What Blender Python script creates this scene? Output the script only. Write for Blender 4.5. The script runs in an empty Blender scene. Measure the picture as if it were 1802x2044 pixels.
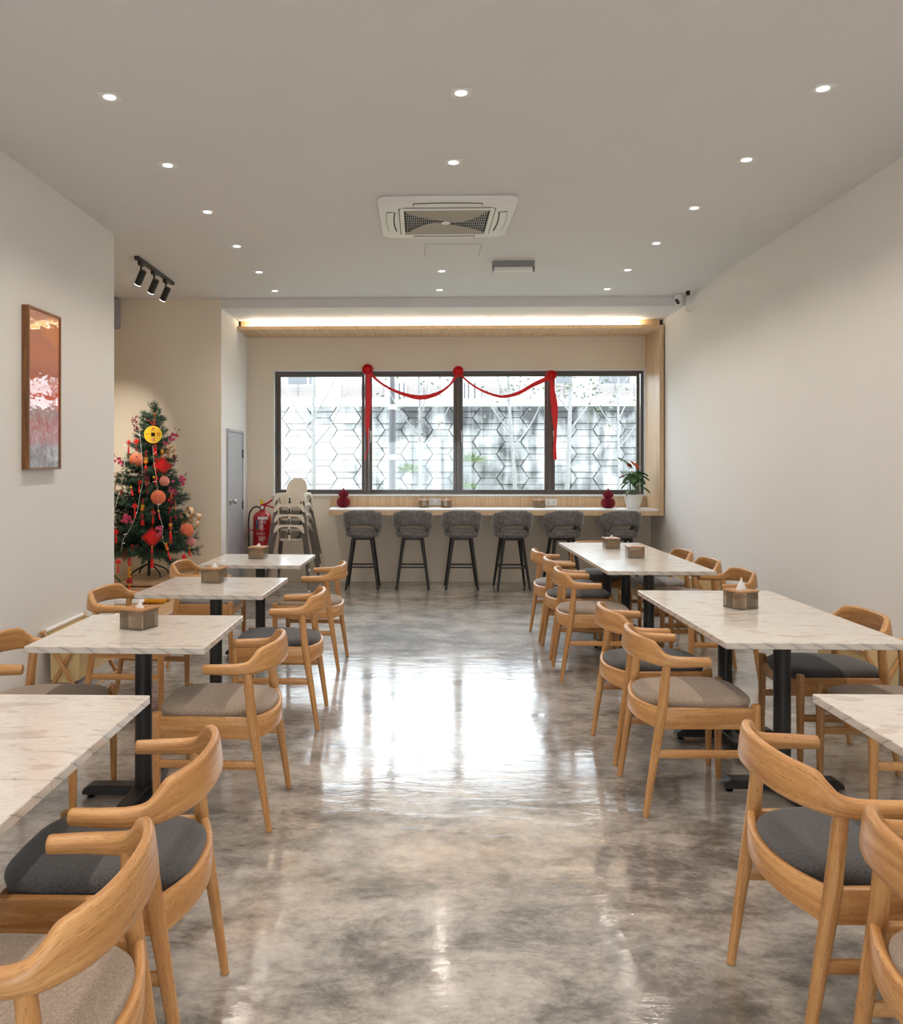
import bpy, bmesh, math, random
from mathutils import Vector, Matrix, Euler

# ------------------------------------------------------------------ camera, sky, exposure
scene = bpy.context.scene
C = scene.collection
PI = math.pi
R = math.radians
cam_data = bpy.data.cameras.new('camera')
cam = bpy.data.objects.new('camera', cam_data)
C.objects.link(cam)
cam_data.sensor_fit = 'HORIZONTAL'
cam_data.sensor_width = 36.0
cam_data.lens = 36.0 * 1640.0 / 1802.0
cam_data.shift_x = (901.0 - 797.0) / 1802.0
cam_data.shift_y = (922.0 - 1022.0) / 1802.0
cam_data.clip_start = 0.05
cam.location = (0, 0, 1.5)
cam.rotation_euler = (R(90), 0, R(1.5))
scene.camera = cam

world = bpy.data.worlds.new('overcast_sky')
scene.world = world
world.use_nodes = True
bg = world.node_tree.nodes['Background']
bg.inputs[0].default_value = (0.86, 0.93, 1.0, 1)
bg.inputs[1].default_value = 8.5

DOWNLIGHT_W = 35.0
DOWNLIGHT_COL = (1.0, 0.885, 0.775)
LED_STRENGTH = 42.0
TRACK_W = 75.0

portal = bpy.data.lights.new('window_portal', 'AREA')
portal.shape = 'RECTANGLE'
portal.size, portal.size_y = 4.6, 1.5
portal.cycles.is_portal = True
po = bpy.data.objects.new('window_portal', portal)
C.objects.link(po)
po.location = (0.47, 10.55, 1.86)
po.rotation_euler = (R(-90), 0, 0)

portal2 = bpy.data.lights.new('fill_window_portal', 'AREA')  # portal for the unseen fill glazing added behind the camera
portal2.shape = 'RECTANGLE'
portal2.size, portal2.size_y = 2.8, 1.9
portal2.cycles.is_portal = True
po2 = bpy.data.objects.new('fill_window_portal', portal2)
C.objects.link(po2)
po2.location = (.2, -4.36, 1.15)
po2.rotation_euler = (R(90), 0, 0)

vs = scene.view_settings
vs.view_transform = 'Standard'
vs.look = 'None'
vs.gamma = 1.0
vs.exposure = 0.06
vs.use_curve_mapping = False
scene.cycles.max_bounces = 8
scene.cycles.diffuse_bounces = 4
scene.cycles.adaptive_threshold = 0.03
scene.cycles.transparent_max_bounces = 24
scene.cycles.sample_clamp_indirect = 10.0
scene.cycles.caustics_refractive = False
random.seed(7)

# ------------------------------------------------------------------ node helpers / materials
def lin(c):
    return tuple((x / 12.92 if x <= .04045 else ((x + .055) / 1.055) ** 2.4) for x in c)
def rgb(r, g, b):
    return lin((r / 255., g / 255., b / 255.)) + (1,)

class NT:
    def __init__(s, name):
        s.m = bpy.data.materials.new(name)
        s.m.use_nodes = True
        s.t = s.m.node_tree
        s.b = s.t.nodes['Principled BSDF']
        s.out = s.t.nodes['Material Output']
    def n(s, typ, props=None, **ins):
        nd = s.t.nodes.new(typ)
        for k, v in (props or {}).items():
            setattr(nd, k, v)
        for k, v in ins.items():
            key = int(k[1:]) if k[0] == 'i' and k[1:].isdigit() else k.replace('_', ' ')
            s.set(nd.inputs[key], v)
        return nd
    def set(s, sock, v):
        if isinstance(v, bpy.types.NodeSocket):
            s.t.links.new(v, sock)
        elif isinstance(v, bpy.types.Node):
            s.t.links.new(v.outputs[0], sock)
        else:
            sock.default_value = v
    def p(s, **kw):
        for k, v in kw.items():
            s.set(s.b.inputs[k.replace('_', ' ')], v)
        return s
    def coord(s, kind, scale=(1, 1, 1), loc=(0, 0, 0)):
        if kind == 'World':
            c = s.n('ShaderNodeNewGeometry').outputs['Position']
        else:
            c = s.n('ShaderNodeTexCoord').outputs[kind]
        return s.n('ShaderNodeMapping', i0=c, Scale=scale, Location=loc).outputs[0]
    def noise(s, vec, scale=1.0, detail=4.0, rough=.55, dist=0.0):
        return s.n('ShaderNodeTexNoise', Vector=vec, Scale=scale, Detail=detail, Roughness=rough, Distortion=dist)
    def ramp(s, fac, stops, interp='LINEAR'):
        r = s.n('ShaderNodeValToRGB')
        r.color_ramp.interpolation = interp
        e = r.color_ramp.elements
        while len(e) < len(stops):
            e.new(.5)
        for el, (p_, c_) in zip(e, stops):
            el.position = p_
            el.color = c_ if len(c_) == 4 else tuple(c_) + (1,)
        s.set(r.inputs[0], fac)
        return r.outputs[0]
    def mix(s, fac, a, b, mode='MIX'):
        m = s.n('ShaderNodeMix', dict(data_type='RGBA', blend_type=mode))
        s.set(m.inputs[0], fac); s.set(m.inputs[6], a); s.set(m.inputs[7], b)
        return m.outputs[2]
    def math(s, op, a, b=0.0):
        m = s.n('ShaderNodeMath', dict(operation=op))
        s.set(m.inputs[0], a); s.set(m.inputs[1], b)
        return m.outputs[0]
    def bump(s, h, strength=.2, dist=.01):
        return s.n('ShaderNodeBump', Height=h, Strength=strength, Distance=dist).outputs[0]

def plain(name, col, rough=.5, metal=0.0, var=.06, scale=30, bump=0.0, sheen=0.0, coat=0.0, **kw):
    k = NT(name)
    nz = k.noise(k.coord('Object'), scale, 3)
    c = k.mix(k.math('MULTIPLY', nz.outputs[0], 1.0), tuple(x * (1 - var) for x in col[:3]) + (1,), tuple(min(1, x * (1 + var)) for x in col[:3]) + (1,))
    k.p(Base_Color=c, Roughness=rough, Metallic=metal)
    if bump:
        k.p(Normal=k.bump(nz.outputs[0], bump, .004))
    if sheen:
        k.p(Sheen_Weight=sheen, Sheen_Roughness=.4)
    if coat:
        k.p(Coat_Weight=coat, Coat_Roughness=.05)
    for a, b in kw.items():
        k.set(k.b.inputs[a.replace('_', ' ')], b)
    return k.m

def emitter(name, col, strength):
    k = NT(name)
    k.p(Base_Color=(.9, .9, .9, 1), Emission_Color=col, Emission_Strength=strength)
    return k.m

def glass_thin(name, tint, gloss=1.0, rough=.02, body=None, body_amt=0.0):
    k = NT(name)
    tr = k.n('ShaderNodeBsdfTransparent', Color=tint)
    gl = k.n('ShaderNodeBsdfGlossy', Color=(1, 1, 1, 1), Roughness=rough)
    fr = k.n('ShaderNodeFresnel', IOR=1.45)
    sh = k.n('ShaderNodeMixShader', i0=k.math('MULTIPLY', fr.outputs[0], gloss), i1=tr, i2=gl)
    if body:
        df = k.n('ShaderNodeBsdfDiffuse', Color=body)
        sh = k.n('ShaderNodeMixShader', i0=body_amt, i1=sh, i2=df)
    k.set(k.out.inputs[0], sh)
    return k.m

def wood_uv(name, light, dark, rough=.38, coat=.15):
    k = NT(name)
    oi = k.n('ShaderNodeObjectInfo')
    off = k.n('ShaderNodeCombineXYZ', X=k.math('MULTIPLY', oi.outputs['Random'], 17.0), Y=k.math('MULTIPLY', oi.outputs['Random'], 9.0))
    uv = k.n('ShaderNodeVectorMath', dict(operation='ADD'), i0=k.n('ShaderNodeTexCoord').outputs['UV'], i1=off).outputs[0]
    m1 = k.n('ShaderNodeMapping', i0=uv, Scale=(3.0, 38, 1)).outputs[0]
    m2 = k.n('ShaderNodeMapping', i0=uv, Scale=(45, 420, 1)).outputs[0]
    m3 = k.n('ShaderNodeMapping', i0=uv, Scale=(1.2, 5, 1)).outputs[0]
    a = k.noise(m1, 1, 5, .6, .8)
    b = k.noise(m2, 1, 2, .5)
    c = k.noise(m3, 1, 2, .5)
    mid = tuple((x + y) / 2 for x, y in zip(light, dark))
    col = k.ramp(a.outputs[0], [(.3, dark), (.48, mid), (.62, light)])
    pores = k.ramp(b.outputs[0], [(.30, (.42, .36, .30)), (.42, (1, 1, 1))])
    col = k.mix(.8, col, pores, 'MULTIPLY')
    tone = k.ramp(c.outputs[0], [(.3, (.86, .83, .8)), (.7, (1.06, 1.06, 1.06))])
    col = k.mix(1.0, col, tone, 'MULTIPLY')
    k.p(Base_Color=col, Roughness=rough, Coat_Weight=coat, Coat_Roughness=.25, Normal=k.bump(b.outputs[0], .06, .002))
    return k.m

def laminate(name, scale, light, dark):
    k = NT(name)
    v = k.coord('Object', scale)
    a = k.noise(v, 1, 4, .65)
    v2 = k.coord('Object', tuple(x * 4 for x in scale))
    b = k.noise(v2, 1, 2, .5)
    f = k.math('ADD', k.math('MULTIPLY', a.outputs[0], .7), k.math('MULTIPLY', b.outputs[0], .3))
    k.p(Base_Color=k.ramp(f, [(.36, dark), (.5, tuple((x + y) / 2 for x, y in zip(light, dark))), (.62, light)]), Roughness=.42)
    return k.m

def fabric(name, a, b, rough=.9):
    k = NT(name)
    v = k.coord('Object', (130, 520, 300)); v2 = k.coord('Object', (520, 130, 300))
    n1 = k.noise(v, 1, 2); n2 = k.noise(v2, 1, 2)
    f = k.math('MULTIPLY', k.math('ADD', n1.outputs[0], n2.outputs[0]), .5)
    k.p(Base_Color=k.ramp(f, [(.36, a), (.64, b)]), Roughness=rough, Sheen_Weight=.2, Normal=k.bump(f, .5, .003))
    return k.m

def velvet(name, a, b):
    k = NT(name)
    n1 = k.noise(k.coord('Object'), 16, 4, .6, 1.2)
    k.p(Base_Color=k.ramp(n1.outputs[0], [(.36, a), (.5, tuple((x * 2 + y) / 3 for x, y in zip(a, b))), (.66, b)]), Roughness=.75, Sheen_Weight=.7, Sheen_Roughness=.35)
    return k.m

def plaster(name, col, bump=.04):
    k = NT(name)
    v = k.coord('World')
    a = k.noise(v, 1.3, 3); b = k.noise(v, 160, 2)
    c = k.mix(a.outputs[0], tuple(x * .975 for x in col[:3]) + (1,), tuple(min(1, x * 1.02) for x in col[:3]) + (1,))
    k.p(Base_Color=c, Roughness=.62, Specular_IOR_Level=.3, Normal=k.bump(b.outputs[0], bump, .003))
    return k.m

def concrete_floor(name):
    k = NT(name)
    v = k.coord('World')
    big = k.noise(v, .8, 6, .6, .5)
    med = k.noise(k.coord('World', (2.2, 3.4, 1)), 1, 10, .74, .35)
    fine = k.noise(k.coord('World', (16, 24, 1)), 1, 8, .75, .2)
    f = k.math('ADD', k.math('MULTIPLY', big.outputs[0], .30), k.math('ADD', k.math('MULTIPLY', med.outputs[0], .48), k.math('MULTIPLY', fine.outputs[0], .22)))
    col = k.ramp(f, [(.38, rgb(66, 63, 60)), (.445, rgb(106, 101, 96)), (.49, rgb(146, 140, 134)), (.535, rgb(174, 168, 161)), (.61, rgb(204, 198, 190))])
    tone = k.ramp(k.noise(v, 1.5, 5, .65, .8).outputs[0], [(.38, (.96, .99, 1.02)), (.52, (1, 1, 1)), (.68, (1.04, .95, .86))])
    col = k.mix(.8, col, tone, 'MULTIPLY')
    warp = k.n('ShaderNodeVectorMath', dict(operation='SCALE'), i0=k.noise(v, 3, 4).outputs['Color'], Scale=.6).outputs[0]
    vor = k.n('ShaderNodeTexVoronoi', dict(feature='DISTANCE_TO_EDGE'), Vector=k.n('ShaderNodeVectorMath', dict(operation='ADD'), i0=v, i1=warp).outputs[0], Scale=1.0)
    cr = k.ramp(vor.outputs['Distance'], [(0.0, (.55, .53, .5)), (.005, (1, 1, 1))])
    col = k.mix(.3, col, cr, 'MULTIPLY')
    wav = k.noise(k.coord('World', (3.0, 10, 1)), 1, 5, .6, .5)
    peb = k.noise(k.coord('World', (50, 70, 1)), 1, 3)
    h = k.math('ADD', wav.outputs[0], k.math('MULTIPLY', peb.outputs[0], .05))
    rg = k.ramp(k.noise(v, 2.2, 5, .65).outputs[0], [(.35, (.06, .06, .06)), (.65, (.18, .18, .18))])
    k.p(Base_Color=col, Roughness=.5, Coat_Weight=1.0, Coat_Roughness=rg, Coat_IOR=1.68, Normal=k.bump(k.math('ADD', fine.outputs[0], wav.outputs[0]), .12, .01))
    k.set(k.b.inputs['Coat Normal'], k.bump(h, .16, .012))
    return k.m

def stone_top(name):
    k = NT(name)
    oi = k.n('ShaderNodeObjectInfo')
    v = k.n('ShaderNodeVectorMath', dict(operation='ADD'), i0=k.coord('Object'), i1=k.n('ShaderNodeVectorMath', dict(operation='SCALE'), i0=oi.outputs['Location'], Scale=1.37).outputs[0]).outputs[0]
    vs_ = k.n('ShaderNodeMapping', i0=v, Scale=(5.5, 13, 5)).outputs[0]
    blob = k.noise(vs_, 1, 2, .45, .7)
    vein = k.noise(k.n('ShaderNodeMapping', i0=v, Scale=(14, 26, 10)).outputs[0], 1, 6, .7, 1.5)
    base = k.ramp(vein.outputs[0], [(.3, rgb(208, 200, 190)), (.5, rgb(219, 213, 205)), (.68, rgb(227, 222, 216))])
    bl = k.ramp(blob.outputs[0], [(.60, (0, 0, 0)), (.655, (1, 1, 1))])
    col = k.mix(k.math('MULTIPLY', bl, .55), base, rgb(188, 172, 158))
    bl2 = k.ramp(k.noise(k.n('ShaderNodeMapping', i0=v, Scale=(9, 24, 5), Location=(3.1, 5.2, 0)).outputs[0], 1, 2, .5, .5).outputs[0], [(.64, (0, 0, 0)), (.68, (1, 1, 1))])
    col = k.mix(k.math('MULTIPLY', bl2, .4), col, rgb(176, 166, 158))
    k.p(Base_Color=col, Roughness=.22, Specular_IOR_Level=.55, Coat_Weight=.4, Coat_Roughness=.06)
    return k.m

def stone_edge(name):
    k = NT(name)
    c = k.n('ShaderNodeTexCoord').outputs['Object']
    x = k.n('ShaderNodeSeparateXYZ', i0=c)
    nz = k.noise(k.coord('Object', (14, 14, 30)), 1, 3)
    u = k.math('ADD', k.math('ADD', x.outputs[0], x.outputs[1]), k.math('ADD', k.math('MULTIPLY', x.outputs[2], 2.0), k.math('MULTIPLY', nz.outputs[0], .05)))
    w = k.math('FRACT', k.math('MULTIPLY', u, 10.0))
    col = k.ramp(w, [(0, rgb(214, 206, 196)), (.43, rgb(208, 200, 191)), (.48, rgb(158, 149, 142)), (.505, rgb(140, 131, 126)), (.535, rgb(196, 188, 180)), (1, rgb(216, 209, 200))])
    k.p(Base_Color=col, Roughness=.3, Coat_Weight=.3, Coat_Roughness=.1)
    return k.m

def stained_panel(name):
    k = NT(name)
    v = k.coord('World', (5.0, 1.0, .55))
    st = k.noise(v, 1, 6, .62, .4)
    pat = k.noise(k.coord('World', (1.3, 1, 1.5)), 1, 3, .6, .7)
    px = k.n('ShaderNodeSeparateXYZ', i0=k.n('ShaderNodeNewGeometry').outputs['Position'])
    side = k.n('ShaderNodeMapRange', i0=px.outputs[0], i1=-2.2, i2=-.3, i3=.0, i4=.17)
    topz = k.n('ShaderNodeMapRange', i0=px.outputs[2], i1=1.9, i2=2.65, i3=.0, i4=.14)
    f = k.math('ADD', k.math('ADD', k.math('MULTIPLY', st.outputs[0], .5), k.math('MULTIPLY', pat.outputs[0], .5)), k.math('ADD', side.outputs[0], topz.outputs[0]))
    grime = k.ramp(f, [(.53, (0, 0, 0)), (.65, (.62, .62, .62)), (.8, (.97, .97, .97))])
    col = k.mix(grime, (.54, .55, .56, 1), (.02, .021, .024, 1))
    k.p(Base_Color=col, Roughness=.9)
    return k.m

def painting(name):
    k = NT(name)
    uv = k.n('ShaderNodeTexCoord').outputs['UV']
    s = k.n('ShaderNodeSeparateXYZ', i0=uv)
    n1 = k.noise(k.n('ShaderNodeMapping', i0=uv, Scale=(3, 6, 1)).outputs[0], 1, 4, .6, .8)
    v = k.math('ADD', s.outputs[1], k.math('MULTIPLY', k.math('SUBTRACT', n1.outputs[0], .5), .14))
    col = k.ramp(v, [(0.0, rgb(120, 108, 112)), (.12, rgb(150, 132, 135)), (.17, rgb(182, 92, 92)), (.28, rgb(196, 108, 104)), (.36, rgb(176, 140, 138)), (.42, rgb(226, 118, 84)), (.5, rgb(232, 108, 66)), (.6, rgb(196, 116, 88)), (.72, rgb(214, 128, 92)), (.84, rgb(206, 130, 104)), (.92, rgb(226, 158, 110)), (1.0, rgb(206, 140, 118))])  # grey tones low down paint in the stools' reflection
    n2 = k.noise(k.n('ShaderNodeMapping', i0=uv, Scale=(1.2, 2.4, 1), Location=(.35, .1, 0)).outputs[0], 1, 2, .5, .4)
    bl = k.ramp(n2.outputs[0], [(.52, (0, 0, 0)), (.55, (1, 1, 1))])
    up = k.ramp(s.outputs[1], [(.5, (0, 0, 0)), (.62, (1, 1, 1))])
    col = k.mix(k.math('MULTIPLY', k.math('MULTIPLY', bl, up), .75), col, rgb(238, 146, 86))
    n3 = k.noise(k.n('ShaderNodeMapping', i0=uv, Scale=(14, 26, 1)).outputs[0], 1, 5, .7, 1)
    lo = k.ramp(s.outputs[1], [(.36, (1, 1, 1)), (.46, (0, 0, 0))])
    wv = k.ramp(n3.outputs[0], [(.52, (0, 0, 0)), (.6, (1, 1, 1))])
    col = k.mix(k.math('MULTIPLY', k.math('MULTIPLY', wv, lo), .6), col, rgb(214, 206, 210))
    wob = k.noise(k.n('ShaderNodeMapping', i0=uv, Scale=(2, 9, 1)).outputs[0], 1, 2)
    k.p(Base_Color=col, Roughness=.5, Coat_Weight=1, Coat_Roughness=.02, Coat_IOR=1.55)
    k.set(k.b.inputs['Coat Normal'], k.bump(wob.outputs[0], .08, .02))
    return k.m

M = {}
M['wall'] = plaster('wall_paint', (.86, .848, .825, 1))
M['beige'] = plaster('beige_paint', (.86, .77, .63, 1))
M['ceiling'] = plaster('ceiling_paint', (.77, .765, .77, 1), .02)
M['white'] = plain('white_paint', (.82, .82, .81, 1), .45, var=.02)
M['floor'] = concrete_floor('polished_concrete')
M['oak'] = wood_uv('oak', rgb(212, 162, 105), rgb(176, 122, 68))
M['walnut'] = wood_uv('walnut_frame', rgb(150, 100, 54), rgb(100, 62, 30))
M['lid_wood'] = wood_uv('lid_wood', rgb(196, 146, 96), rgb(166, 116, 70))
M['deck'] = wood_uv('deck_wood', rgb(214, 184, 150), rgb(190, 156, 120))
M['lam_v'] = laminate('pale_laminate_upright', (55, 55, 1.2), rgb(228, 200, 164), rgb(196, 160, 120))
M['lam_d'] = laminate('pale_laminate_deep', (55, 1.2, 55), rgb(228, 200, 164), rgb(196, 160, 120))
M['taupe'] = fabric('taupe_weave', rgb(134, 117, 103), rgb(178, 162, 146))
M['charcoal'] = fabric('charcoal_weave', rgb(58, 57, 58), rgb(98, 97, 98))
M['grey_seat'] = fabric('grey_weave', rgb(118, 116, 116), rgb(162, 160, 160))
M['velvet'] = velvet('grey_velvet', rgb(92, 88, 86), rgb(132, 129, 128))
M['velvet_dark'] = plain('dark_piping', rgb(52, 46, 44), .8)
M['black'] = plain('black_powder_coat', (.018, .018, .019, 1), .42, var=.1, bump=.05)
M['blackgloss'] = plain('black_plastic', (.012, .012, .012, 1), .25)
M['stone'] = stone_top('terrazzo_top')
M['stone_edge'] = stone_edge('veined_edge')
M['frame'] = plain('bronze_aluminium', rgb(88, 79, 73), .38, .0, coat=.2)
M['pane'] = glass_thin('window_glass', (.97, .985, .98, 1), .7)
M['smoke'] = glass_thin('smoked_acrylic', (.86, .80, .72, 1), 1.0, .03, rgb(196, 180, 156), .16)
M['kraft'] = plain('kraft_paper', rgb(214, 188, 156), .85, var=.1)
M['tissue'] = plain('white_tissue', (.86, .85, .84, 1), .9, var=.03)
M['steel'] = plain('brushed_steel', (.6, .59, .57, 1), .28, 1.0)
M['grey_door'] = plain('grey_door_paint', rgb(176, 177, 182), .5, var=.02)
M['red'] = plain('red_satin', rgb(230, 16, 20), .38, var=.15, scale=60, sheen=.3)
M['red_tassel'] = plain('red_tassel', rgb(232, 16, 14), .6, var=.25, scale=200)
M['red_gloss'] = plain('red_enamel', rgb(176, 12, 22), .22, coat=.6)
M['dark_red'] = plain('dark_red_berry', rgb(112, 22, 44), .3)
M['pink'] = plain('pink_petal', rgb(226, 96, 138), .6, var=.2)
M['gold'] = plain('gold_foil', rgb(222, 170, 62), .3, .7)
M['yellow'] = plain('yellow_felt', rgb(238, 196, 34), .7)
M['orange_bead'] = plain('orange_bead', rgb(236, 140, 20), .3)
M['salmon'] = plain('salmon_tissue', rgb(255, 178, 146), .8, var=.08)
M['orange'] = plain('orange_tissue', rgb(255, 126, 56), .8, var=.1)
M['pale_pink'] = plain('pale_pink_tissue', rgb(244, 176, 170), .8, var=.06)
M['ribbon_gold'] = plain('champagne_mesh_ribbon', rgb(206, 164, 112), .5, .15, var=.25, scale=120)
M['maroon'] = plain('maroon_paper', rgb(136, 32, 52), .7, var=.12)
M['needle'] = plain('pine_needles', rgb(44, 74, 56), .6, var=.45, scale=40)
M['bark'] = plain('tree_bark', rgb(60, 46, 36), .8)
M['leaf'] = plain('glossy_leaf', rgb(62, 98, 56), .35, var=.3, scale=12, coat=.3)
M['stem'] = plain('green_stem', rgb(104, 118, 66), .5, var=.3)
M['soil'] = plain('bark_mulch', rgb(120, 74, 44), .9, var=.5, bump=.6)
M['flower'] = plain('red_spathe', rgb(188, 52, 44), .3, var=.2)
M['pot'] = plain('white_glazed_pot', (.8, .8, .78, 1), .3, var=.03)
M['plastic'] = plain('cream_plastic', rgb(232, 222, 206), .35, var=.02)
M['taupe_leg'] = plain('grey_steel_leg', rgb(112, 104, 100), .35, .2)
M['cotton'] = plain('cream_cotton', rgb(222, 196, 146), .9, var=.08, scale=200)
M['yellow_plush'] = plain('yellow_plush', rgb(240, 178, 50), .8, bump=.3)
M['white_plush'] = plain('white_plush', (.85, .85, .86, 1), .95, scale=90, bump=.8)
M['ac'] = plain('warm_white_plastic', (.88, .88, .87, 1), .4, var=.02)
M['ac_grille'] = plain('taupe_grille', rgb(172, 160, 150), .5, var=.03)
M['ac_dark'] = plain('dark_duct', (.012, .012, .012, 1), .8)
M['grey_box'] = plain('grey_plastic', rgb(138, 140, 140), .45)
M['diffuser'] = plain('opal_diffuser', (.82, .82, .82, 1), .3)
M['socket'] = plain('socket_plate', (.82, .81, .79, 1), .35, var=.02)
M['outwall'] = stained_panel('stained_concrete_panel')
M['joint'] = plain('joint_shadow_gap', (.06, .06, .065, 1), .95)
M['house'] = plain('white_render', (.84, .85, .86, 1), .8)
M['slat'] = plain('brown_slat', (.15, .125, .12, 1), .7)
M['far_glass'] = plain('far_window', (.06, .065, .072, 1), .2)
M['grass'] = plain('verge_grass', (.10, .15, .055, 1), .9, var=.4)
M['outground'] = plain('outdoor_paving', (.5, .5, .49, 1), .9)
M['pale_bark'] = plain('pale_bark', (.17, .17, .17, 1), .9, var=.5, scale=25)
M['outleaf'] = plain('outdoor_leaf', (.07, .10, .055, 1), .7, var=.4)
M['lamp_post'] = plain('grey_lamp_post', (.035, .037, .042, 1), .5)
M['blue_label'] = plain('blue_label', rgb(40, 52, 96), .5)
M['wire'] = plain('white_wire', (.5, .53, .5, 1), .4)
M['canvas'] = painting('abstract_print')
M['lens'] = emitter('downlight_lens', (1, .93, .82, 1), 14)
M['led'] = emitter('led_tape', (1, .86, .62, 1), LED_STRENGTH)
M['spotlens'] = emitter('track_lens', (1, .93, .85, 1), 14)
M['bulb'] = emitter('fairy_bulb', (1, .9, .7, 1), .4)

# ------------------------------------------------------------------ mesh helpers
_rb = {}
def rbox_geo(sx, sy, sz, bev, seg=2):
    key = (round(sx, 5), round(sy, 5), round(sz, 5), round(bev, 5), seg)
    if key not in _rb:
        bm = bmesh.new()
        bmesh.ops.create_cube(bm, size=1)
        bmesh.ops.scale(bm, vec=(sx, sy, sz), verts=bm.verts)
        if bev > 0:
            bmesh.ops.bevel(bm, geom=bm.edges[:], offset=min(bev, .49 * min(sx, sy, sz)), segments=seg, affect='EDGES', profile=.5)
        bm.verts.index_update()
        _rb[key] = ([v.co.copy() for v in bm.verts], [[v.index for v in f.verts] for f in bm.faces])
        bm.free()
    return _rb[key]

def rot_to(d):
    return Vector((0, 0, 1)).rotation_difference(Vector(d).normalized()).to_matrix().to_4x4()
def T(x, y, z):
    return Matrix.Translation((x, y, z))
def RZ(a):
    return Matrix.Rotation(a, 4, 'Z')
def RX(a):
    return Matrix.Rotation(a, 4, 'X')
def RY(a):
    return Matrix.Rotation(a, 4, 'Y')

def crom(pts, n):
    """smooth a list of tuples by Catmull-Rom to n points per span"""
    P = [Vector(p) if len(p) == 3 else p for p in pts]
    P = [tuple(p) for p in pts]
    out = []
    for i in range(len(P) - 1):
        a, b, c, d = P[max(i - 1, 0)], P[i], P[i + 1], P[min(i + 2, len(P) - 1)]
        for j in range(n):
            t = j / n
            out.append(tuple(.5 * ((2 * b_) + (-a_ + c_) * t + (2 * a_ - 5 * b_ + 4 * c_ - d_) * t * t + (-a_ + 3 * b_ - 3 * c_ + d_) * t ** 3) for a_, b_, c_, d_ in zip(a, b, c, d)))
    out.append(P[-1])
    return out

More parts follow.
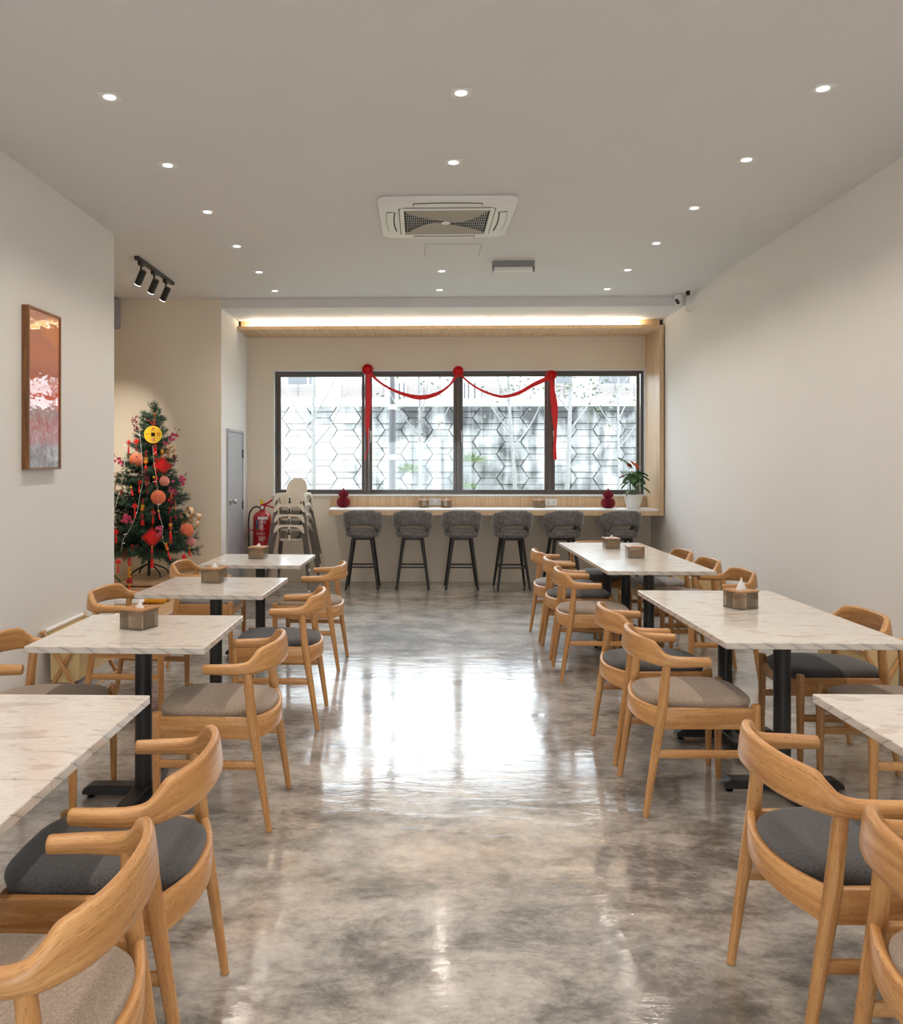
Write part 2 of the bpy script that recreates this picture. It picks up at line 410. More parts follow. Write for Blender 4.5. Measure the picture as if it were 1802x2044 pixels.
class MB:
    def __init__(s):
        s.v, s.f, s.uv, s.mi = [], [], [], []
    def add(s, vs, fs, Mx=None, mi=0, uvs=None):
        b = len(s.v)
        vs = [Vector(v) for v in vs]
        if uvs is None:
            lo = [min(v[i] for v in vs) for i in range(3)]
            hi = [max(v[i] for v in vs) for i in range(3)]
            d = [hi[i] - lo[i] for i in range(3)]
            ax = d.index(max(d)); o = [i for i in range(3) if i != ax]
            uvs = [[(vs[i][ax], vs[i][o[0]] + vs[i][o[1]]) for i in f] for f in fs]
        s.v += [Mx @ v for v in vs] if Mx is not None else vs
        s.f += [[i + b for i in f] for f in fs]
        s.uv += uvs
        s.mi += [mi] * len(fs)
        return s
    def box(s, c, d, bev=0.0, Mx=None, mi=0, seg=2):
        vs, fs = rbox_geo(d[0], d[1], d[2], bev, seg)
        m = T(*c)
        if Mx is not None:
            m = Mx @ m
        return s.add(vs, fs, m, mi)
    def span(s, a, b, bev=0.0, Mx=None, mi=0):
        return s.box([(a[i] + b[i]) / 2 for i in range(3)], [abs(b[i] - a[i]) for i in range(3)], bev, Mx, mi)
    def loft(s, rings, cap=True, Mx=None, mi=0, closed=False):
        n = len(rings[0]); vs = [Vector(p) for r in rings for p in r]; fs, uvs = [], []
        cen = [sum((Vector(p) for p in r), Vector()) / n for r in rings]
        u = [0.0]
        for i in range(1, len(rings)):
            u.append(u[-1] + max((cen[i] - cen[i - 1]).length, 1e-4))
        vv = [0.0]
        mid = rings[len(rings) // 2]
        for j in range(n):
            vv.append(vv[-1] + (Vector(mid[(j + 1) % n]) - Vector(mid[j])).length)
        m = len(rings)
        for i in range(m if closed else m - 1):
            i2 = (i + 1) % m
            for j in range(n):
                k = (j + 1) % n
                fs.append([i * n + j, i * n + k, i2 * n + k, i2 * n + j])
                u2 = u[i2] if i2 else u[-1] + .05
                uvs.append([(u[i], vv[j]), (u[i], vv[j + 1]), (u2, vv[j + 1]), (u2, vv[j])])
        if cap and not closed:
            fs.append(list(range(n - 1, -1, -1))); uvs.append([(u[0] + .3 * (vs[i] - cen[0]).x, .3 * (vs[i] - cen[0]).z) for i in fs[-1]])
            fs.append([(m - 1) * n + j for j in range(n)]); uvs.append([(u[-1] + .3 * (vs[i] - cen[-1]).x, .3 * (vs[i] - cen[-1]).z) for i in fs[-1]])
        return s.add(vs, fs, Mx, mi, uvs)
    def tube(s, pts, rad, n=8, cap=True, Mx=None, mi=0, round_end=False, flat=1.0):
        P = [Vector(p) for p in pts]
        r = list(rad) if hasattr(rad, '__len__') else [rad] * len(P)
        if round_end:
            d0 = (P[0] - P[1]).normalized(); d1 = (P[-1] - P[-2]).normalized()
            P = [P[0] + d0 * r[0] * .55, P[0] + d0 * r[0] * .4] + P + [P[-1] + d1 * r[-1] * .4, P[-1] + d1 * r[-1] * .55]
            r = [r[0] * .45, r[0] * .8] + r + [r[-1] * .8, r[-1] * .45]
        rings = []
        t0 = (P[1] - P[0]).normalized()
        up = Vector((0, 0, 1)) if abs(t0.z) < .9 else Vector((1, 0, 0))
        nx = (up - t0 * up.dot(t0)).normalized()
        for i, p in enumerate(P):
            t = (P[min(i + 1, len(P) - 1)] - P[max(i - 1, 0)])
            t = t.normalized() if t.length > 1e-9 else t0
            nx = (nx - t * nx.dot(t))
            nx = nx.normalized() if nx.length > 1e-6 else Vector((1, 0, 0))
            by = t.cross(nx)
            rings.append([p + (nx * math.cos(2 * PI * j / n) + by * math.sin(2 * PI * j / n) * flat) * r[i] for j in range(n)])
        return s.loft(rings, cap, Mx, mi)
    def lathe(s, prof, n=20, Mx=None, mi=0, cap=True):
        rings = [[(r * math.cos(2 * PI * j / n), r * math.sin(2 * PI * j / n), z) for j in range(n)] for r, z in prof]
        return s.loft(rings, cap, Mx, mi)
    def ball(s, c, r, n=10, m=6, Mx=None, mi=0, sc=(1, 1, 1)):
        rings = [[(c[0] + sc[0] * r * math.sin(PI * i / m) * math.cos(2 * PI * j / n), c[1] + sc[1] * r * math.sin(PI * i / m) * math.sin(2 * PI * j / n), c[2] - sc[2] * r * math.cos(PI * i / m)) for j in range(n)] for i in range(m + 1)]
        rings[0] = [(p[0] * .98 + c[0] * .02 + .001 * r * math.cos(2 * PI * j / n), p[1] + .001 * r * math.sin(2 * PI * j / n), p[2]) for j, p in enumerate(rings[0])]
        return s.loft(rings, False, Mx, mi)
    def prism(s, poly, h, Mx=None, mi=0):
        """poly: list of (x,y); extruded along z from 0 to h"""
        n = len(poly)
        vs = [(x, y, 0) for x, y in poly] + [(x, y, h) for x, y in poly]
        fs = [list(range(n - 1, -1, -1)), [n + i for i in range(n)]] + [[i, (i + 1) % n, n + (i + 1) % n, n + i] for i in range(n)]
        return s.add(vs, fs, Mx, mi)
    def build(s, name, mats, parent=None, smooth=35, fix=True):
        me = bpy.data.meshes.new(name)
        me.from_pydata([tuple(v) for v in s.v], [], s.f)
        ul = me.uv_layers.new(name='UVMap')
        flat = [c for f in s.uv for uv in f for c in uv]
        ul.data.foreach_set('uv', flat)
        ms = mats if isinstance(mats, (list, tuple)) else [mats]
        for m in ms:
            me.materials.append(M[m] if isinstance(m, str) else m)
        me.polygons.foreach_set('material_index', s.mi)
        if fix:
            bm = bmesh.new(); bm.from_mesh(me)
            bmesh.ops.recalc_face_normals(bm, faces=bm.faces)
            bm.to_mesh(me); bm.free()
        if smooth:
            me.polygons.foreach_set('use_smooth', [True] * len(me.polygons))
            me.set_sharp_from_angle(angle=R(smooth))
        o = bpy.data.objects.new(name, me)
        C.objects.link(o)
        if parent is not None:
            o.parent = parent
        return o

def tag(o, label, cat, group=None):
    o['label'] = label; o['category'] = cat
    if group:
        o['group'] = group
    return o
def thing(name, label, cat, loc=(0, 0, 0), rz=0.0, group=None):
    o = bpy.data.objects.new(name, None)
    o.empty_display_size = .1
    C.objects.link(o)
    o.location = loc; o.rotation_euler = (0, 0, rz)
    return tag(o, label, cat, group)
def struct(o):
    o['kind'] = 'structure'
    return o
def sroot(name):
    o = bpy.data.objects.new(name, None)
    C.objects.link(o)
    return struct(o)
def dup(root, loc, rz=None, label=None, group=None, mats=None):
    r = root.copy(); C.objects.link(r)
    r.location = loc
    if rz is not None:
        r.rotation_euler = (0, 0, rz)
    if label:
        r['label'] = label
    if group:
        r['group'] = group
    for ch in kids[root.name]:
        c = ch.copy(); C.objects.link(c); c.parent = r
        if mats and ch.name.split('.')[0] in mats:
            c.data = mats[ch.name.split('.')[0]]
        for g in kids.get(ch.name, []):
            d = g.copy(); C.objects.link(d); d.parent = c
    return r
kids = {}
def remember(root):
    kids[root.name] = [o for o in bpy.data.objects if o.parent == root]
    for ch in kids[root.name]:
        k2 = [o for o in bpy.data.objects if o.parent == ch]
        if k2:
            kids[ch.name] = k2
    return root

def text_mesh(s, size, depth=.0008, Mx=None):
    """lettering as MB geometry, centred at the origin in the XY plane"""
    cu = bpy.data.curves.new('lettering', 'FONT')
    cu.body = s; cu.size = size; cu.extrude = depth; cu.align_x = 'CENTER'; cu.align_y = 'CENTER'
    ob = bpy.data.objects.new('lettering', cu); C.objects.link(ob)
    dg = bpy.context.evaluated_depsgraph_get()
    me = ob.evaluated_get(dg).to_mesh()
    mb = MB()
    mb.add([v.co.copy() for v in me.vertices], [list(p.vertices) for p in me.polygons], Mx)
    ob.evaluated_get(dg).to_mesh_clear()
    bpy.data.objects.remove(ob); bpy.data.curves.remove(cu)
    return mb

# ------------------------------------------------------------------ room shell
HC = 3.28
Y0, YB, YA = -4.2, 10.30, 8.93          # wall behind the camera, window wall, alcove front
XL, XA = -2.40, -2.18                   # dining-room wall, alcove side wall
def wr(y):                              # the long wall is very slightly out of square
    return 2.805 + (y - 4.87) * .0101

def sbox(name, a, b, mat, bev=0.0):
    return struct(MB().span(a, b, bev).build(name, mat, smooth=0))
sbox('floor', (-4.5, Y0 - .15, -.12), (3.05, YB + .2, 0), 'floor')
sbox('ceiling', (-4.5, Y0 - .15, HC), (3.05, YA, HC + .12), 'ceiling')
sbox('ceiling_alcove', (-2.33, YA, 3.18), (3.05, YB + .2, HC + .12), 'ceiling')
sbox('wall_left', (XL - .15, Y0 - .15, 0), (XL, 6.37, HC), 'wall')
sbox('wall_nook_front', (-4.5, 6.22, 0), (XL - .15, 6.37, HC), 'wall')
sbox('wall_nook_left', (-4.65, 6.22, 0), (-4.5, YA + .15, HC), 'beige')
struct(MB().span((-4.5, YA, 0), (-2.33, YA + .15, HC)).span((-4.5, YA - .008, 0), (XA, YA, HC)).build('wall_back_left', 'beige', smooth=0))
sbox('wall_alcove_left', (-2.33, YA, 0), (XA, YB + .2, 3.18), 'wall')
b = MB()
SX0, SX1, SZ0, SZ1 = -1.2, 1.6, .20, 2.10  # unseen opening added behind the camera to let in fill daylight
b.span((XL - .15, Y0 - .15, 0), (SX0, Y0, HC)).span((SX1, Y0 - .15, 0), (3.05, Y0, HC)).span((SX0, Y0 - .15, 0), (SX1, Y0, SZ0)).span((SX0, Y0 - .15, SZ1), (SX1, Y0, HC))
struct(b.build('wall_front', 'wall', smooth=0))
fill_win = sroot('window_unseen_fill')  # glazing of the unseen opening, added for its fill light
for i in range(4):
    xm = SX0 + .03 + i * (SX1 - SX0 - .06) / 3
    MB().span((xm - .03, Y0 - .11, SZ0), (xm + .03, Y0 - .05, SZ1), .003).build('mullion', 'frame', fill_win, 0)
    if i < 3:
        MB().span((xm + .03, Y0 - .085, SZ0 + .001), (xm + (SX1 - SX0 - .06) / 3 - .03, Y0 - .075, SZ1 - .001)).build('pane', 'pane', fill_win, 0)
sbox('pavement_bounce', (-10, -16, -.1), (11, Y0 - .15, -.01), 'outground')  # unseen paving added to bounce daylight in through that opening
b = MB()
b.prism([(wr(Y0 - .15), Y0 - .15), (3.05, Y0 - .15), (3.05, YB + .2), (wr(YB + .2), YB + .2)], HC)
struct(b.build('wall_right', 'wall', smooth=0))
WX0, WX1, WZ0, WZ1 = -1.858, 2.80, 1.075, 2.655
b = MB()
b.span((XA, YB, 0), (WX0, YB + .2, 3.18)).span((WX1, YB, 0), (2.9, YB + .2, 3.18))
b.span((WX0, YB, 0), (WX1, YB + .2, WZ0)).span((WX0, YB, WZ1), (WX1, YB + .2, 3.18))
struct(b.build('wall_back', 'beige', smooth=0))
# white lining of the window opening and its sill
b = MB()
b.span((WX0, YB - .004, WZ1 - .012), (WX1, YB + .19, WZ1)).span((WX0, YB - .004, WZ0), (WX0 + .012, YB + .19, WZ1)).span((WX1 - .012, YB - .004, WZ0), (WX1, YB + .19, WZ1))
struct(b.build('trim_1', 'white', smooth=0))
sbox('trim_2', (WX0 - .01, YB - .035, WZ0 - .006), (WX1, YB + .19, WZ0 + .016), 'white', .004)

# window: outer frame, mullions, four sashes with pane and handle
win = sroot('window_1')
FX0, FX1, FZ0, FZ1, FY = -1.846, 2.786, 1.091, 2.641, YB + .075
b = MB()
for a, c in (((FX0, FY, FZ0), (FX1, FY + .07, FZ0 + .03)), ((FX0, FY, FZ1 - .03), (FX1, FY + .07, FZ1)), ((FX0, FY, FZ0 + .03), (FX0 + .03, FY + .07, FZ1 - .03)), ((FX1 - .03, FY, FZ0 + .03), (FX1, FY + .07, FZ1 - .03))):
    b.span(a, c, .003)
b.build('frame', 'frame', win, 0)
openings = [(-1.777, -.748), (-.617, .410), (.530, 1.556), (1.685, 2.705)]
for i in range(3):
    xm = (openings[i][1] + openings[i + 1][0]) / 2
    MB().span((xm - .024, FY - .004, FZ0 + .03), (xm + .024, FY + .07, FZ1 - .03), .003).build('mullion', 'frame', win, 0)
for i, (x0, x1) in enumerate(openings):
    z0, z1, s_, y0, y1 = 1.150, 2.577, .037, FY + .008, FY + .05
    b = MB()
    b.span((x0 - s_, y0, z0 - s_ + .008), (x1 + s_, y1, z0), .004).span((x0 - s_, y0, z1), (x1 + s_, y1, z1 + s_ - .005), .004)
    b.span((x0 - s_, y0, z0), (x0, y1, z1), .004).span((x1, y0, z0), (x1 + s_, y1, z1), .004)
    sash = b.build('sash', 'frame', win, 0)
    MB().span((x0 - .01, y0 + .016, z0 - .01), (x1 + .01, y0 + .022, z1 + .01)).build('pane', 'pane', sash, 0)
    hx = x0 - .018
    hb = MB().box((hx, y0 - .006, 1.86), (.022, .014, .07), .004).box((hx, y0 - .02, 1.80), (.014, .012, .12), .004)
    hb.build('handle', 'steel' if i else 'frame', sash)

# store door in the side wall of the alcove
door = sroot('door_1')
dy0, dy1, dz = 9.20, 9.93, 1.85
b = MB()
b.span((XA, dy0 - .03, 0), (XA + .022, dy0 + .008, dz + .025), .003).span((XA, dy1 - .008, 0), (XA + .022, dy1 + .03, dz + .025), .003).span((XA, dy0 + .008, dz - .006), (XA + .022, dy1 - .008, dz + .025), .003)
b.build('door_frame', 'grey_door', door, 0)
MB().span((XA + .001, dy0 + .011, .012), (XA + .014, dy1 - .011, dz - .009), .002).build('door_leaf', 'grey_door', door, 0)
kb = MB()
kb.lathe([(.033, 0), (.033, .006), (.013, .01), (.013, .03), (.026, .04), (.031, .055), (.026, .07), (.01, .076)], 18, T(XA + .014, 9.30, 1.05) @ RY(PI / 2))
kb.build('door_knob', 'steel', door)
for hz in (.25, .93, 1.55):
    MB().span((XA + .012, dy1 - .022, hz), (XA + .026, dy1 + .006, hz + .10), .003).build('hinge', 'blackgloss', door)

# ------------------------------------------------------------------ timber surround, cove light, counter
sur = thing('timber_surround', 'pale wood canopy and upright framing the window alcove above the counter', 'surround')
FR = 9.69
MB().span((XA + .001, FR, 3.065), (wr(FR) - .012, YB, 3.106), .002).build('canopy_board', 'lam_d', sur, 0)
MB().span((XA + .03, FR + .075, 3.1065), (wr(FR) - .04, FR + .095, 3.178)).build('cove_fascia', 'lam_v', sur, 0)
MB().span((wr(FR) - .062, FR, .868), (wr(FR) - .012, YB, 3.0645), .002).build('upright_panel', 'lam_v', sur, 0)
led = thing('led_strip_light', 'glowing warm light strip lying on the pale wood canopy', 'strip light', (0, 0, 0))
MB().span((XA + .12, FR + .014, 3.1065), (2.58, FR + .034, 3.116)).build('emitter_tape', 'led', led, 0)
MB().span((XA + .12, FR + .009, 3.1064), (2.58, FR + .0138, 3.112)).build('channel', 'white', led, 0)

ctr = thing('bar_counter', 'long wall-hung bar counter with white top and pale wood edge under window', 'counter')
cx1 = wr(FR) - .063
def counter_poly(x0, r=.07, inset=0.0):
    p = [(cx1, YB - .001), (cx1, FR + .02 + inset)]
    cxx, cyy = x0 + r, FR + .02 + r
    for i in range(7):
        a = -PI / 2 - i * PI / 12
        p.append((cxx + (r - inset) * math.cos(a), cyy + (r - inset) * math.sin(a)))
    p.append((x0 + inset, YB - .001))
    return p[::-1]
MB().prism(counter_poly(-1.10), .016, T(0, 0, .924)).build('worktop', 'white', ctr, 30)
MB().prism(counter_poly(-1.10, .07, .001), .054, T(0, 0, .8695)).build('counter_edge', 'lam_v', ctr, 30)
MB().span((-1.135, YB - .022, .9405), (cx1, YB - .001, 1.0665)).build('backsplash', 'lam_v', ctr, 0)

# ------------------------------------------------------------------ ceiling fixtures
def make_downlight(loc, label, lamp=True):
    t = thing('downlight', label, 'downlight', loc, 0, 'square recessed downlights')
    b = MB()
    h = .05
    b.span((-h, -h, -.0035), (h, h, 0), .0012)
    b.build('bezel', 'white', t, 0)
    MB().lathe([(.0285, -.0034), (.0285, -.005), (.024, -.006), (.001, -.0062)], 20).build('lens', 'lens', t)
    return t
rows = [3.965, 4.885, 5.805, 6.735, 7.66, 8.50]
cols = [(-1.516, 'row on the picture-wall side'), (.193, 'middle row'), (1.914, 'row above the long tables')]
nth = ['first', 'second', 'third', 'fourth', 'fifth', 'sixth']
def spot(loc):
    L = bpy.data.lights.new('downlight_beam', 'SPOT')
    L.energy = DOWNLIGHT_W; L.color = DOWNLIGHT_COL
    L.spot_size = R(134); L.spot_blend = .85; L.shadow_soft_size = .035
    o = bpy.data.objects.new('downlight_beam', L)
    C.objects.link(o); o.location = loc
    return o
for ci, (x, nm) in enumerate(cols):
    for ri, y in enumerate(rows):
        if ci == 1 and ri in (2, 3):
            continue
        k = ri if ci != 1 else (0, 1, None, None, 2, 3)[ri]
        t = make_downlight((x, y, HC), 'square ceiling downlight, %s from the camera in the %s' % (nth[k], nm))
        o = spot((0, 0, -.012)); o.parent = t
    for y in (3.04, 2.12, 1.2, .28, -.64, -1.56, -2.5, -3.4):
        t = make_downlight((x, y, HC), 'square ceiling downlight above and behind the viewpoint, outside the frame')
        o = spot((0, 0, -.012)); o.parent = t

# ceiling cassette air conditioner
ac = thing('ceiling_air_conditioner', 'white square cassette air conditioner with swirl grille on the ceiling', 'air conditioner', (.18, 5.945, HC), R(0))
def rrect(hx, hy, r, n=5):
    p = []
    for sx, sy, a0 in ((1, 1, 0), (-1, 1, PI / 2), (-1, -1, PI), (1, -1, 1.5 * PI)):
        for i in range(n + 1):
            a = a0 + i * PI / 2 / n
            p.append((sx * (hx - r) + r * math.cos(a), sy * (hy - r) + r * math.sin(a)))
    return p
def ring_frame(mb, po, pi_, z0, z1, mi=0):
    n = len(po)
    mb.loft([[(x, y, z0) for x, y in po], [(x, y, z1) for x, y in po], [(x, y, z1) for x, y in pi_], [(x, y, z0) for x, y in pi_]], cap=False, closed=True, mi=mi)
b = MB()
b.loft([[(x, y, 0) for x, y in rrect(.462, .462, .06)], [(x, y, -.012) for x, y in rrect(.4725, .4725, .065)], [(x, y, -.026) for x, y in rrect(.4725, .4725, .065)], [(x, y, -.040) for x, y in rrect(.44, .44, .06)], [(x, y, -.046) for x, y in rrect(.37, .37, .05)], [(x, y, -.046) for x, y in rrect(.335, .335, .03)], [(x, y, -.03) for x, y in rrect(.33, .33, .03)]], cap=True)
b.build('fascia_panel', 'ac', ac)
for a in range(4):
    m = RZ(a * PI / 2)
    b = MB().loft([[(x, -.40 + dy + .012 * (x / .23) ** 2, z) for dy, z in ((-.028, -.0455), (.022, -.0480), (.022, -.0495), (-.028, -.0475))] for x in [(-.23 + .46 * i / 8) for i in range(9)]], True, m)
    b.build('air_flap', 'ac', ac)
    MB().loft([[(x, -.40 + dy + .012 * (x / .23) ** 2, z) for dy, z in ((-.0305, -.0440), (.030, -.0440), (.030, -.0468), (-.0305, -.0466))] for x in [(-.2335 + .467 * i / 8) for i in range(9)]], True, m).build('air_slot', 'ac_dark', ac)
b = MB(); ring_frame(b, rrect(.326, .326, .02), rrect(.298, .298, .008), -.047, -.054)
b.build('grille_frame', 'ac', ac)
MB().span((-.30, -.30, -.031), (.30, .30, -.030)).build('intake_void', 'ac_dark', ac, 0)
def swirl(side, zz):
    """solid wing: from the middle sweeping to a whole side of the square"""
    p = []
    s_ = side
    up = [(-.297 * s_, .297 * s_), (.297 * s_, .297 * s_)]
    n = 14
    edge1 = []
    for i in range(n + 1):
        t = i / n
        x = .297 - .62 * t * .58
        y = .297 - .30 * t ** .55
        edge1.append((x * s_, y * s_))
    edge2 = []
    for i in range(n + 1):
        t = i / n
        x = -.065 - (.297 - .065) * t
        y = .0 + .297 * t ** 1.8
        edge2.append((x * s_, y * s_))
    return edge1 + edge2
for s_ in (1, -1):
    MB().prism(swirl(s_, 0), .004, T(0, 0, -.053)).build('swirl_vane', 'ac_grille', ac, 0)
b = MB()
for i in range(41):
    x0 = -.28 + i * .014
    if abs(x0) < .04:
        continue
    b.span((x0 - .0016, -.296, -.0475), (x0 + .0016, .296, -.0455))
for i in range(9):
    y = -.24 + i * .06
    b.span((-.296, y - .0012, -.0485), (.296, y + .0012, -.0475))
o = b.build('grille_bars', 'white', ac, 0); o['kind'] = 'stuff'
MB().lathe([(.035, -.0534), (.035, -.056), (.026, -.057), (.026, -.0555), (.012, -.0555), (.01, -.058), (.001, -.058)], 20).build('grille_hub', 'ac', ac)

hatch = thing('access_panel', 'thin square access panel set in ceiling behind the air conditioner', 'panel', (.265, 6.935, HC))
b = MB(); ring_frame(b, rrect(.232, .215, .004, 1), rrect(.228, .211, .004, 1), -.001, 0.0)
b.build('shadow_gap', 'grey_box', hatch, 0)
MB().span((-.2275, -.2105, -.0025), (.2275, .2105, 0)).build('panel_board', 'ceiling', hatch, 0)

em = thing('emergency_light', 'grey box-shaped emergency light hanging on ceiling beyond the air conditioner', 'light', (.82, 7.33, HC))
MB().span((-.185, -.045, -.052), (.185, .045, 0), .003).build('housing', 'grey_box', em, 0)
MB().span((-.172, -.036, -.085), (.172, .04, -.052), .004).build('diffuser', 'diffuser', em, 0)
for sx in (-1, 1):
    MB().span((sx * .183 - .003, -.04, -.088), (sx * .183 + .003, .042, -.05), .001).build('end_bracket', 'grey_box', em, 0)

tr = thing('track_light', 'black ceiling track holding three spotlights above the decorated tree', 'track light', (-2.455, 7.55, HC))
MB().span((-.018, -.50, -.028), (.018, .50, 0), .003).build('track_rail', 'black', tr, 0)
for sy in (-1, 1):
    MB().span((-.02, sy * .50 - .02, -.032), (.02, sy * .50 + .02, 0), .004).build('end_cap', 'black', tr)
aim = Vector((-.50, .36, -.80)).normalized()
for yy in (-.40, -.05, .30):
    hd = MB().span((-.017, yy - .045, -.06), (.017, yy + .045, -.0285), .004).tube([(0, yy, -.06), (0, yy, -.125)], .008, 8).build('spot_head', 'black', tr)
    c0 = Vector((.022, yy - .005, -.105)); c1 = c0 + aim * .135
    MB().tube([c0, c0 + aim * .004, c1 - aim * .004, c1], [.028, .031, .031, .03], 18).build('spot_barrel', 'black', hd)
    MB().tube([c1 - aim * .002, c1 + aim * .004], .0285, 18).build('lens', 'spotlens', hd)
    L = bpy.data.lights.new('track_beam', 'SPOT')
    L.energy = TRACK_W; L.color = (1, .9, .78); L.spot_size = R(60); L.spot_blend = .6; L.shadow_soft_size = .03
    lo = bpy.data.objects.new('track_beam', L); C.objects.link(lo); lo.parent = hd
    lo.location = c1 + aim * .012
    lo.rotation_euler = (-aim).to_track_quat('Z', 'Y').to_euler()

# small security camera, its adapter and dangling plug
sc = thing('security_camera', 'small white security camera with black face under the beam', 'camera', (2.735, 8.80, HC))
MB().lathe([(.046, 0), (.046, -.006), (.04, -.03), (.043, -.06), (.044, -.085), (.036, -.112), (.018, -.125), (.002, -.128)], 20).build('camera_body', 'white', sc)
MB().lathe([(.046, .0005), (.0475, -.001), (.0475, -.005), (.046, -.006)], 20, None, 0, False).build('mount_ring', 'grey_box', sc)
fm = T(-.022, -.032, -.083) @ rot_to((-.45, -.85, -.25))
MB().loft([[(x, y, 0) for x, y in rrect(.018, .031, .0178)], [(x, y, .008) for x, y in rrect(.017, .03, .0168)], [(x, y, .010) for x, y in rrect(.012, .024, .0118)]], True, fm).build('face_plate', 'blackgloss', sc)
MB().lathe([(.008, .0101), (.007, .012), (.002, .0115)], 14, fm).build('lens', 'grey_box', sc)
ad = thing('power_adapter', 'black plug adapter on ceiling with pale cable and hanging plug block', 'adapter', (2.77, 8.60, HC))
MB().span((-.05, -.035, -.008), (.05, .035, 0), .002).build('back_plate', 'white', ad)
MB().lathe([(.022, -.008), (.022, -.02), (.019, -.024), (.019, -.05), (.016, -.053)], 14).build('plug_head', 'blackgloss', ad)
MB().tube(crom([(0, 0, -.053), (-.012, .004, -.10), (-.016, .006, -.16), (-.01, .004, -.20)], 6), .004, 6).tube(crom([(.004, 0, -.053), (.01, .004, -.12), (.002, .006, -.17), (.01, .004, -.2)], 6), .003, 6).build('cable', 'white', ad)
MB().tube([(-.03, 0, -.195), (.0, 0, -.205), (.03, 0, -.22)], [.011, .012, .011], 8, round_end=True).build('plug_block', 'plastic', ad)

# wall unit glimpsed past the wall edge
wa = thing('wall_air_conditioner', 'pale grey wall air conditioner, only its end showing past the wall edge', 'air conditioner', (-3.72, YA, 3.105))
MB().loft([[(x, -.004, -.15), (x, -.17, -.15), (x, -.205, -.08), (x, -.215, .08), (x, -.19, .155), (x, -.004, .155)] for x in (-.43, -.425, .425, .43)], True).build('housing', 'grey_door', wa)
MB().span((-.38, -.185, -.154), (.38, -.06, -.1505)).build('outlet_flap', 'ac', wa)

# framed print
art = thing('framed_print', 'tall narrow abstract orange print in brown wood frame on wall', 'picture', (XL + .002, 5.10, 1.95))
hw, hh, dp = .222, .497, .044
b = MB()
b.span((0, -hw, -hh), (dp, -hw + .013, hh), .001).span((0, hw - .013, -hh), (dp, hw, hh), .001)
b.span((0, -hw + .013, -hh), (dp, hw - .013, -hh + .013), .001).span((0, -hw + .013, hh - .013), (dp, hw - .013, hh), .001)
b.build('frame', 'walnut', art, 0)
b = MB()
y0, y1, z0, z1, xx = -hw + .013, hw - .013, -hh + .013, hh - .013, dp - .008
b.add([(xx, y0, z0), (xx, y1, z0), (xx, y1, z1), (xx, y0, z1), (.002, y0, z0), (.002, y1, z0), (.002, y1, z1), (.002, y0, z1)], [[0, 1, 2, 3], [7, 6, 5, 4], [0, 4, 5, 1], [3, 2, 6, 7]], None, 0, [[(0, 0), (1, 0), (1, 1), (0, 1)]] + [[(0, 0)] * 4] * 3)
b.build('print', 'canvas', art, 0)

# ------------------------------------------------------------------ outdoors beyond the window
sbox('ground_outside', (-14, YB + .2, -.1), (16, 13.2, .1), 'outground')
verge = struct(MB().span((-14, 13.2, -.1), (16, 17.05, .80)).build('ground_verge', 'grass', smooth=0))
# retaining wall of hexagonal concrete panels
rw = sroot('wall_outside')
ZT = 2.645
MB().span((-9, 17.06, .3), (12, 17.30, ZT - .02)).build('joint_backing', 'joint', rw, 0)
MB().span((-9, 16.99, ZT), (12, 17.45, ZT + .06), .01).build('coping', 'house', rw, 0)
PX, PZ, HW, HE, HH = .4935, .4996, .3255, .164, .2498     # column pitch, row pitch, half width, half flat edge, half height
def clip_z(poly, z, keep_below=True):
    out = []
    for i in range(len(poly)):
        a, c = poly[i], poly[(i + 1) % len(poly)]
        ia = (a[1] <= z) == keep_below; ic = (c[1] <= z) == keep_below
        if ia:
            out.append(a)
        if ia != ic:
            t = (z - a[1]) / (c[1] - a[1])
            out.append((a[0] + (c[0] - a[0]) * t, z))
    return out
def hex_mesh(top=None):
    g = .978
    hexa = [(HW * g, 0), (HE * g, HH * g), (-HE * g, HH * g), (-HW * g, 0), (-HE * g, -HH * g), (HE * g, -HH * g)]
    b = MB()
    for z0, z1, d in ((-HH, -.124, .02), (-.116, .116, .05), (.124, HH, .02)):
        p = clip_z(clip_z(hexa, z1), z0, False)
        if top is not None:
            p = clip_z(p, top)
        if len(p) > 2 and max(q[1] for q in p) - min(q[1] for q in p) > .01:
            b.prism(p, .05 + d, RX(PI / 2))
    return b
hex_cache = {}
for i in range(-14, 20):
    x = -1.565 + i * PX
    zoff = 1.913 if i % 2 == 0 else 2.163
    for j in range(-2, 3):
        z = zoff + j * PZ
        if z - HH > ZT - .03 or z < .75:
            continue
        top = round(ZT - z, 3) if z + HH > ZT else None
        if top not in hex_cache:
            o = hex_mesh(top).build('hex_panel', 'outwall', rw, 0)
            hex_cache[top] = o.data
        else:
            o = bpy.data.objects.new('hex_panel', hex_cache[top]); C.objects.link(o); o.parent = rw
        o.location = (x, 17.06, z)
